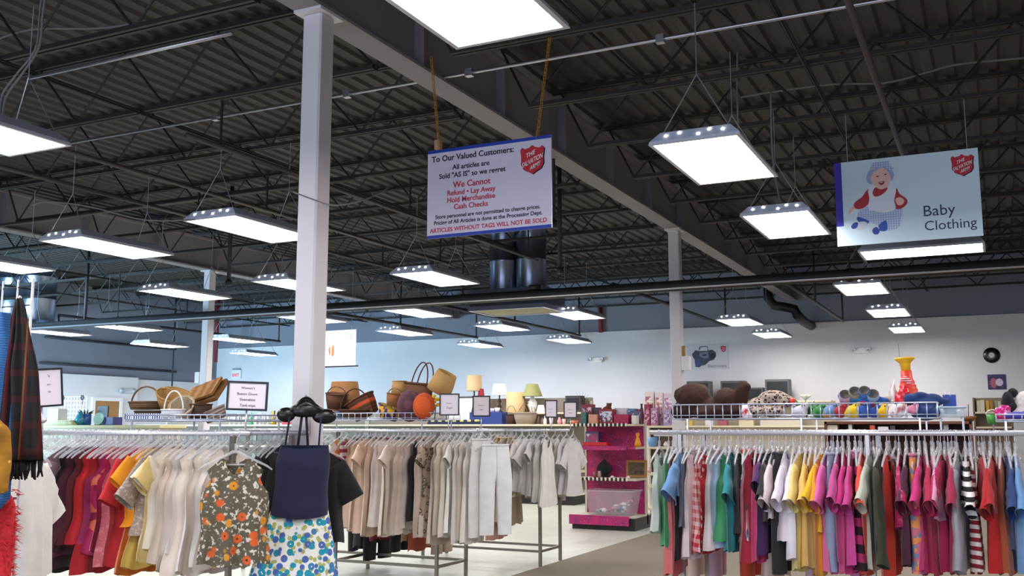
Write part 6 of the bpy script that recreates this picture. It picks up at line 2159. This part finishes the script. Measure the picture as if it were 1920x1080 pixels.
MB().box(bx0_, Y_B - 0.002, bz0_ + BH * 0.235, bx0_ + 0.052 * BW, Y_B, bz1_).build('violet_band', mat('#3a2ab0', 0.5), t)
pic = [
    ('skirt_trousers', '#93a8d8', [(275, 612), (360, 570), (470, 610), (560, 600), (640, 590), (625, 680), (615, 740), (560, 770), (480, 770), (400, 720), (330, 690), (262, 690)]),
    ('legs', '#2f54b0', [(262, 660), (350, 690), (350, 715), (300, 710), (262, 695)]),
    ('legs', '#2f54b0', [(440, 730), (500, 690), (510, 772), (440, 775)]),
    ('socks', '#d6dae6', [(250, 712), (320, 700), (345, 725), (310, 765), (245, 765)]),
    ('socks', '#d6dae6', [(362, 745), (425, 730), (440, 770), (390, 800), (362, 780)]),
    ('shoes', '#2a48a0', [(207, 740), (235, 708), (265, 712), (255, 750), (222, 762)]),
    ('shoes', '#2a48a0', [(385, 770), (420, 745), (445, 775), (435, 805), (400, 805)]),
    ('hand', '#efc2b2', [(180, 630), (205, 580), (240, 565), (250, 595), (225, 600), (195, 635)]),
    ('sleeve', '#b3202f', [(232, 545), (300, 490), (335, 440), (365, 430), (385, 500), (360, 545), (300, 590), (245, 590)]),
    ('sleeve', '#b3202f', [(545, 440), (590, 420), (615, 465), (672, 505), (680, 545), (640, 585), (580, 590), (540, 520)]),
    ('vest', '#e4ecf6', [(350, 440), (400, 395), (470, 480), (540, 395), (585, 425), (570, 520), (580, 590), (500, 625), (400, 610), (350, 590), (360, 500)]),
    ('collar', '#b3202f', [(388, 455), (415, 410), (500, 410), (510, 430), (470, 470), (430, 488), (400, 485)]),
    ('hand', '#efc2b2', [(580, 510), (620, 495), (655, 520), (640, 555), (600, 560)]),
    ('face', '#f0c6b8', [(375, 320), (400, 280), (460, 250), (520, 275), (538, 330), (515, 400), (460, 428), (410, 405), (385, 370)]),
    ('hat_brim', '#a0b2da', [(335, 330), (365, 260), (430, 225), (520, 235), (565, 290), (560, 340), (545, 355), (525, 290), (470, 245), (400, 280), (372, 330), (385, 385), (345, 370)]),
    ('hat', '#8a9fd0', [(365, 265), (395, 205), (450, 198), (520, 190), (530, 225), (565, 250), (540, 270), (500, 245), (440, 240), (395, 262)]),
    ('eyes', '#4a3436', [(415, 322), (428, 313), (442, 318), (428, 324)]),
    ('eyes', '#4a3436', [(484, 305), (497, 297), (508, 302), (496, 308)]),
    ('mouth', '#8a2430', [(437, 372), (462, 360), (487, 362), (480, 385), (458, 392)]),
    ('teeth', '#e8c8c4', [(446, 371), (464, 364), (478, 366), (466, 374)]),
]
f = MB()
ms, mi = [], {}
for i, (nm, hexc, pts) in enumerate(pic):
    if hexc not in mi:
        mi[hexc] = len(ms)
        gm = ('gingham', '#b9c6e0', 6.0) if nm in ('skirt_trousers', 'hat') else None
        ms.append(mat(hexc, 0.5, pat='gingham', hex2='#d4def4', scale=4.0) if gm else mat(hexc, 0.5))
    poly(f, smooth_poly([bq(*p) for p in pts]), 0.0015 + i * 0.00012, Y_B, mi[hexc])
f.build('printed_picture', ms, t)
f = MB()
for (s, a, b) in (('Baby', (822, 662), (1088, 628)), ('Clothing', (830, 776), (1270, 742))):
    pa, pb = aty(*bq(*a), Y_B), aty(*bq(*b), Y_B)
    put_text(f, s, pa[0], pb[0], (pa[1] + pb[1]) / 2, Y_B - 0.003, 0.0)
f.build('lettering', mat('#26355a', 0.5), t)
pa = aty(*bq(1143, 222), Y_B)
shield(t, pa[0], pa[1], 0.148 * BW, 0.25 * BH, Y_B)
for px_ in (0.1, 0.93):
    MB().tube([(bx0_ + px_ * BW, Y_B + 0.006, bz1_ - 0.01), (bx0_ + px_ * BW, Y_B + 0.006, CHORD_Z + 0.02)], 0.003, 4).build('hanging_wire', CHROME, t)

# --- framed hanging picture sign behind the near column
y = 14.88
t = thing('hanging_sign', 'white hanging sign half hidden behind the near column', 'sign', (0, 0, 0))
f = MB()
hx0, hx1, hz0, hz1 = board(f, ((560, 622), (667, 619), (667, 684), (560, 689)), y, 0.012)
f.build('board', mat('#e6e6e8', 0.5), t)
MB().box(hx0 - 0.03, y - 0.01, hz0 - 0.025, hx1 + 0.05, y + 0.02, hz0).build('lower_rail', BLACKM, t)
f = MB()
poly(f, smooth_poly([(622, 652), (625, 646), (627, 654), (626, 665), (622, 668)]), 0.002, y, 0)
poly(f, smooth_poly([(616, 655), (619, 650), (620, 660), (618, 668)]), 0.002, y, 0)
poly(f, smooth_poly([(654, 630), (660, 627), (662, 634), (656, 638)]), 0.002, y, 1)
f.build('printed_picture', [mat('#9a6a4a', 0.5), mat('#b08a8a', 0.5)], t)
for xx in (hx0 + 0.1, hx1 - 0.1):
    MB().tube([(xx, y + 0.006, hz1 - 0.01), (xx, y + 0.006, CHORD_Z + 0.02)], 0.004, 4).build('hanging_wire', CHROME, t)

# --- small framed rack signs
def rack_sign(label, q, y, lines, tone='#d8cbd8', pole=None, rz=0.0, size=None, tilt=0.0, xs=None):
    xa, xb = PX(q[0], y), PX(q[1], y)
    z1_, z0_ = PZ_((q[0] + q[1]) / 2, q[2], y), PZ_((q[0] + q[1]) / 2, q[3], y)
    hw = (xb - xa) / 2 / max(0.3, 1)
    h = z1_ - z0_
    cx_ = (xa + xb) / 2
    if rz:
        R_ = math.hypot(cx_, y)
        hw = (q[1] - q[0]) / 2 / F * (-math.sin(YAW) * cx_ + math.cos(YAW) * y) / (1.0 if abs(rz) > 0 else 1)
    t = thing('rack_sign', label, 'sign', (cx_, y, z0_), 0, None, (tilt * 0, tilt, rz))
    MB().box(-hw, 0.002, 0, hw, 0.01, h).build('sheet', mat(tone, 0.35), t)
    k = max(0.006, hw * 0.05)
    f = MB()
    f.box(-hw - k, -0.004, -k, hw + k, 0.014, k)
    f.box(-hw - k, -0.004, h - k, hw + k, 0.014, h + k)
    f.box(-hw - k, -0.004, k, -hw + k, 0.014, h - k)
    f.box(hw - k, -0.004, k, hw + k, 0.014, h - k)
    f.build('frame', mat('#1a1a1e', 0.4), t)
    px_ = 0 if pole is None else pole * hw
    MB().tube([(px_, 0.012, -k), (px_, 0.012, RZ + 0.012 - z0_)], 0.006, 6).build('stem', CHROME, t, True)
    f = MB()
    for (s, u0, u1, v) in lines:
        put_text(f, s, -hw + 2 * hw * u0, -hw + 2 * hw * u1, h * (1 - v), 0.0005, 0.004)
    f.build('lettering', mat('#2a262e', 0.6), t)
    return t


fc = lambda p, y_: face(PX(p, y_), y_)
rack_sign('black-framed sign reading Women\'s Button Down Sleeveless Tank-tops', (426, 497, 717, 768), YA, (("Women's", 0.33, 0.68, 0.25), ('Button Down', 0.24, 0.76, 0.47), ('Sleeveless', 0.31, 0.71, 0.68), ('Tank-tops', 0.32, 0.72, 0.89)), '#f2e8f0', None, fc(460, YA) - 0.12, None, 0.03)
rack_sign('black-framed sign half hidden by the plaid scarf', (42, 113, 693, 762), YA, (("'s", 0.66, 0.71, 0.22), ('wn', 0.63, 0.72, 0.44), ('ts', 0.66, 0.72, 0.64)), '#f2e8f0', None, fc(80, YA) + 0.2, None, -0.09)
rack_sign("black-framed Women's sign in front of the bright mirror, first of four", (825, 860, 739, 778), YB, (("Women's", 0.32, 0.63, 0.47), ('Capri', 0.34, 0.66, 0.7)), '#f2e8f0', -0.1, fc(842, YB) - 0.1)
rack_sign("black-framed Women's sign before the dark red lamp shade, second of four", (887, 918, 743, 780), YB + 0.57, (("Women's", 0.32, 0.65, 0.49), ('Capri', 0.36, 0.6, 0.71)), '#f2e8f0', None, fc(900, YB) + 0.1)
rack_sign("small black-framed sign between the white lamp shade and the dark loudspeaker, third of four", (1023, 1044, 751, 782), YC, (("Women's", 0.26, 0.64, 0.54), ('Skirts', 0.36, 0.56, 0.76)), '#f2e8f0', None, fc(1033, YC))
rack_sign('small black-framed sign covering the dark loudspeaker, fourth of four', (1058, 1081, 754, 783), YC2, (("Women's", 0.3, 0.66, 0.5), ('Shirts', 0.36, 0.62, 0.72)), '#f2e8f0', None, fc(1069, YC2))

# --- wall things
yw = WALL_Y
t = thing('poster', 'pale electronics poster with a printed radio on the back wall', 'poster', (0, 0, 0))
f = MB()
board(f, ((1289, 645), (1366, 645), (1366, 692), (1289, 692)), yw - 0.012, 0.01)
f.build('sheet', mat('#cfd0d6', 0.6), t)


def eq(x_, y_):
    return (1280 + x_ / 18, 640 + y_ / 18)


f = MB()
rad = [(0, [(315, 430), (360, 390), (420, 310), (500, 310), (560, 330), (860, 320), (920, 290), (1010, 290), (1120, 370), (1130, 500), (1050, 620), (900, 670), (760, 800), (640, 820), (560, 880), (430, 860), (400, 620), (330, 500)]),
       (1, [(440, 640), (580, 620), (640, 740), (580, 860), (440, 850)]),
       (2, [(570, 380), (860, 350), (880, 560), (700, 590), (570, 500)]),
       (3, [(910, 400), (1090, 400), (1110, 520), (1000, 620), (920, 600)]),
       (0, [(545, 300), (565, 190), (620, 170), (760, 160), (850, 180), (865, 330), (840, 330), (835, 200), (740, 185), (600, 200), (580, 300)]),
       (3, [(660, 450), (810, 430), (800, 480), (680, 490)])]
for i, (m_, pts) in enumerate(rad):
    poly(f, [eq(*p) for p in pts], 0.002 + 0.0015 * i, yw - 0.012, m_)
f.build('printed_radio', [mat('#3c4456', 0.5), mat('#3a4a8a', 0.5), mat('#6f7a90', 0.5), mat('#23222e', 0.5)], t)
pa, pb = aty(1328, 689, yw - 0.012), aty(1362, 688, yw - 0.012)
f = MB()
put_text(f, 'Electronics', pa[0], pb[0], pa[1], yw - 0.014, 0.0)
f.build('lettering', mat('#4a4a52', 0.5), t)
pa = aty(1356, 654, yw - 0.012)
shield(t, pa[0], pa[1], 0.115, 0.145, yw - 0.014)
# emergency lights
for (px_, py_, lab) in ((1118, 675, 'white emergency light with round lamps on the back wall below the red pipe'), (1615, 657, 'white emergency light on the back wall over the toy slippers')):
    p = aty(px_, py_, yw - 0.04)
    t = thing('emergency_light', lab, 'emergency light', (p[0], yw - 0.04, p[1]))
    MB().cbox(-0.15, -0.03, -0.06, 0.15, 0.04, 0.06, 0.012).build('case', WHITE, t)
    for s in (-1, 1):
        q = MB().lathe([(0.001, 0.0), (0.03, 0.0), (0.05, 0.05), (0.045, 0.052), (0.001, 0.03)], 16).xf(Matrix.Translation((s * 0.15, -0.03, 0.02)) @ Matrix.Rotation(PI / 2, 4, 'X'))
        q.build('lamp_head', mat('#b9bcc2', 0.3, 0.4), t, True)
p = atx(237, 733, LEFT_X + 0.16)
t = thing('emergency_light', 'oval emergency light on the white partition beside the brown door', 'emergency light', (LEFT_X + 0.17, p[0], p[1]), PI / 2)
MB().cbox(-0.2, -0.03, -0.06, 0.2, 0.03, 0.06, 0.015).build('case', mat('#c9cdd2', 0.5), t)
for s in (-1, 1):
    MB().ball((s * 0.2, -0.04, 0.0), (0.07, 0.05, 0.07), 14, 9).build('lamp_head', mat('#aeb6bc', 0.3, 0.3), t, True)
# record and sleeve
p = aty(1859, 666, yw - 0.01)
t = thing('vinyl_record', 'black vinyl record hanging on the back wall', 'record', (p[0], yw - 0.012, p[1]), 0, None, (PI / 2, 0, 0))
MB().lathe([(0.004, 0), (0.154, 0), (0.156, 0.003), (0.154, 0.006), (0.06, 0.005), (0.004, 0.005)], 48).build('disc', mat('#0e0e10', 0.25), t, True)
MB().lathe([(0.004, 0.0055), (0.052, 0.0055), (0.052, 0.007), (0.004, 0.007)], 30).build('paper_label', mat('#d6d4d2', 0.5), t)
p = aty(1869, 716, yw - 0.01)
t = thing('record_sleeve', 'square purple record sleeve pinned below the record', 'record sleeve', (p[0], yw - 0.012, p[1]))
MB().cbox(-0.165, -0.004, -0.15, 0.165, 0.006, 0.15, 0.002).build('sleeve', mat('#2c2140', 0.5, pat='clouds', hex2='#4a3a72', scale=1.5), t)
f = MB()
f.add([(0.045 + 0.07 * math.cos(2 * PI * k / 24), -0.006, -0.01 + 0.075 * math.sin(2 * PI * k / 24)) for k in range(24)], [tuple(reversed(range(24)))])
f.build('white_disc', mat('#c9bcd2', 0.5), t)
f = MB()
f.add([(-0.06 + 0.06 * math.cos(2 * PI * k / 24) * (1 + 0.3 * math.sin(3 * k)), -0.0055, -0.02 + 0.1 * math.sin(2 * PI * k / 24)) for k in range(24)], [tuple(reversed(range(24)))])
f.build('red_figure', mat('#b05a70', 0.5), t)
# little sensor on its cable
p = aty(1687, 676, yw - 0.03)
t = thing('wall_sensor', 'small dark sensor dangling on a thin cable on the back wall', 'sensor', (p[0], yw - 0.03, p[1]))
MB().ball((0, 0, 0), (0.03, 0.02, 0.05), 12, 8).build('body', mat('#4a4a48', 0.5), t, True)
MB().tube([(0, 0, 0.05), (-0.01, 0, 0.35)], 0.004, 5).build('cable', cablem, t)
MB().lathe([(0.02, -0.05), (0.03, -0.09), (0.001, -0.09)], 10).build('cap', WHITE, t, True)
# exit sign
p = aty(443, 702, yw - 0.05)
t = thing('exit_sign', 'white exit sign with red letters on the bright far wall', 'exit sign', (p[0], yw - 0.05, p[1]))
MB().cbox(-0.17, -0.02, -0.12, 0.17, 0.05, 0.13, 0.01).build('case', mat('#efefef', 0.5), t)
MB().box(-0.13, -0.02, 0.13, 0.13, 0.05, 0.17).build('bracket', mat('#8a9098', 0.5), t)
f = MB()
put_text(f, 'EXIT', -0.12, 0.12, -0.06, -0.022, 0.03)
f.build('lettering', mat('#d8323c', 0.5, emit=0.4), t)
# junction boxes on the columns
for (cx_, cy_, pa, lab, cond) in ((-3.96, 13.36, (1293, 681), 'white junction box on the column behind the bear, with a yellow conduit', True), (-12.5, 13.37, (377, 708), 'white junction box on the slim far column', False)):
    s = 1 if cond else -1
    y_ = cy_ - 0.02
    xx = cx_ + s * (0.076 + 0.055)
    z = PZ_(pa[0], pa[1], y_)
    t = thing('junction_box', lab, 'junction box', (xx, y_, z))
    MB().cbox(-0.055, -0.06, -0.095, 0.055, 0.05, 0.095, 0.006).build('case', WHITE, t)
    MB().box(-0.048, -0.063, -0.085, 0.048, -0.058, 0.085).build('cover', mat('#dcdade', 0.5), t)
    if cond:
        MB().tube([(-0.03, 0, 0.09), (-0.03, 0, 0.24)], 0.02, 8).build('conduit', mat('#b08a2c', 0.5), t, True)
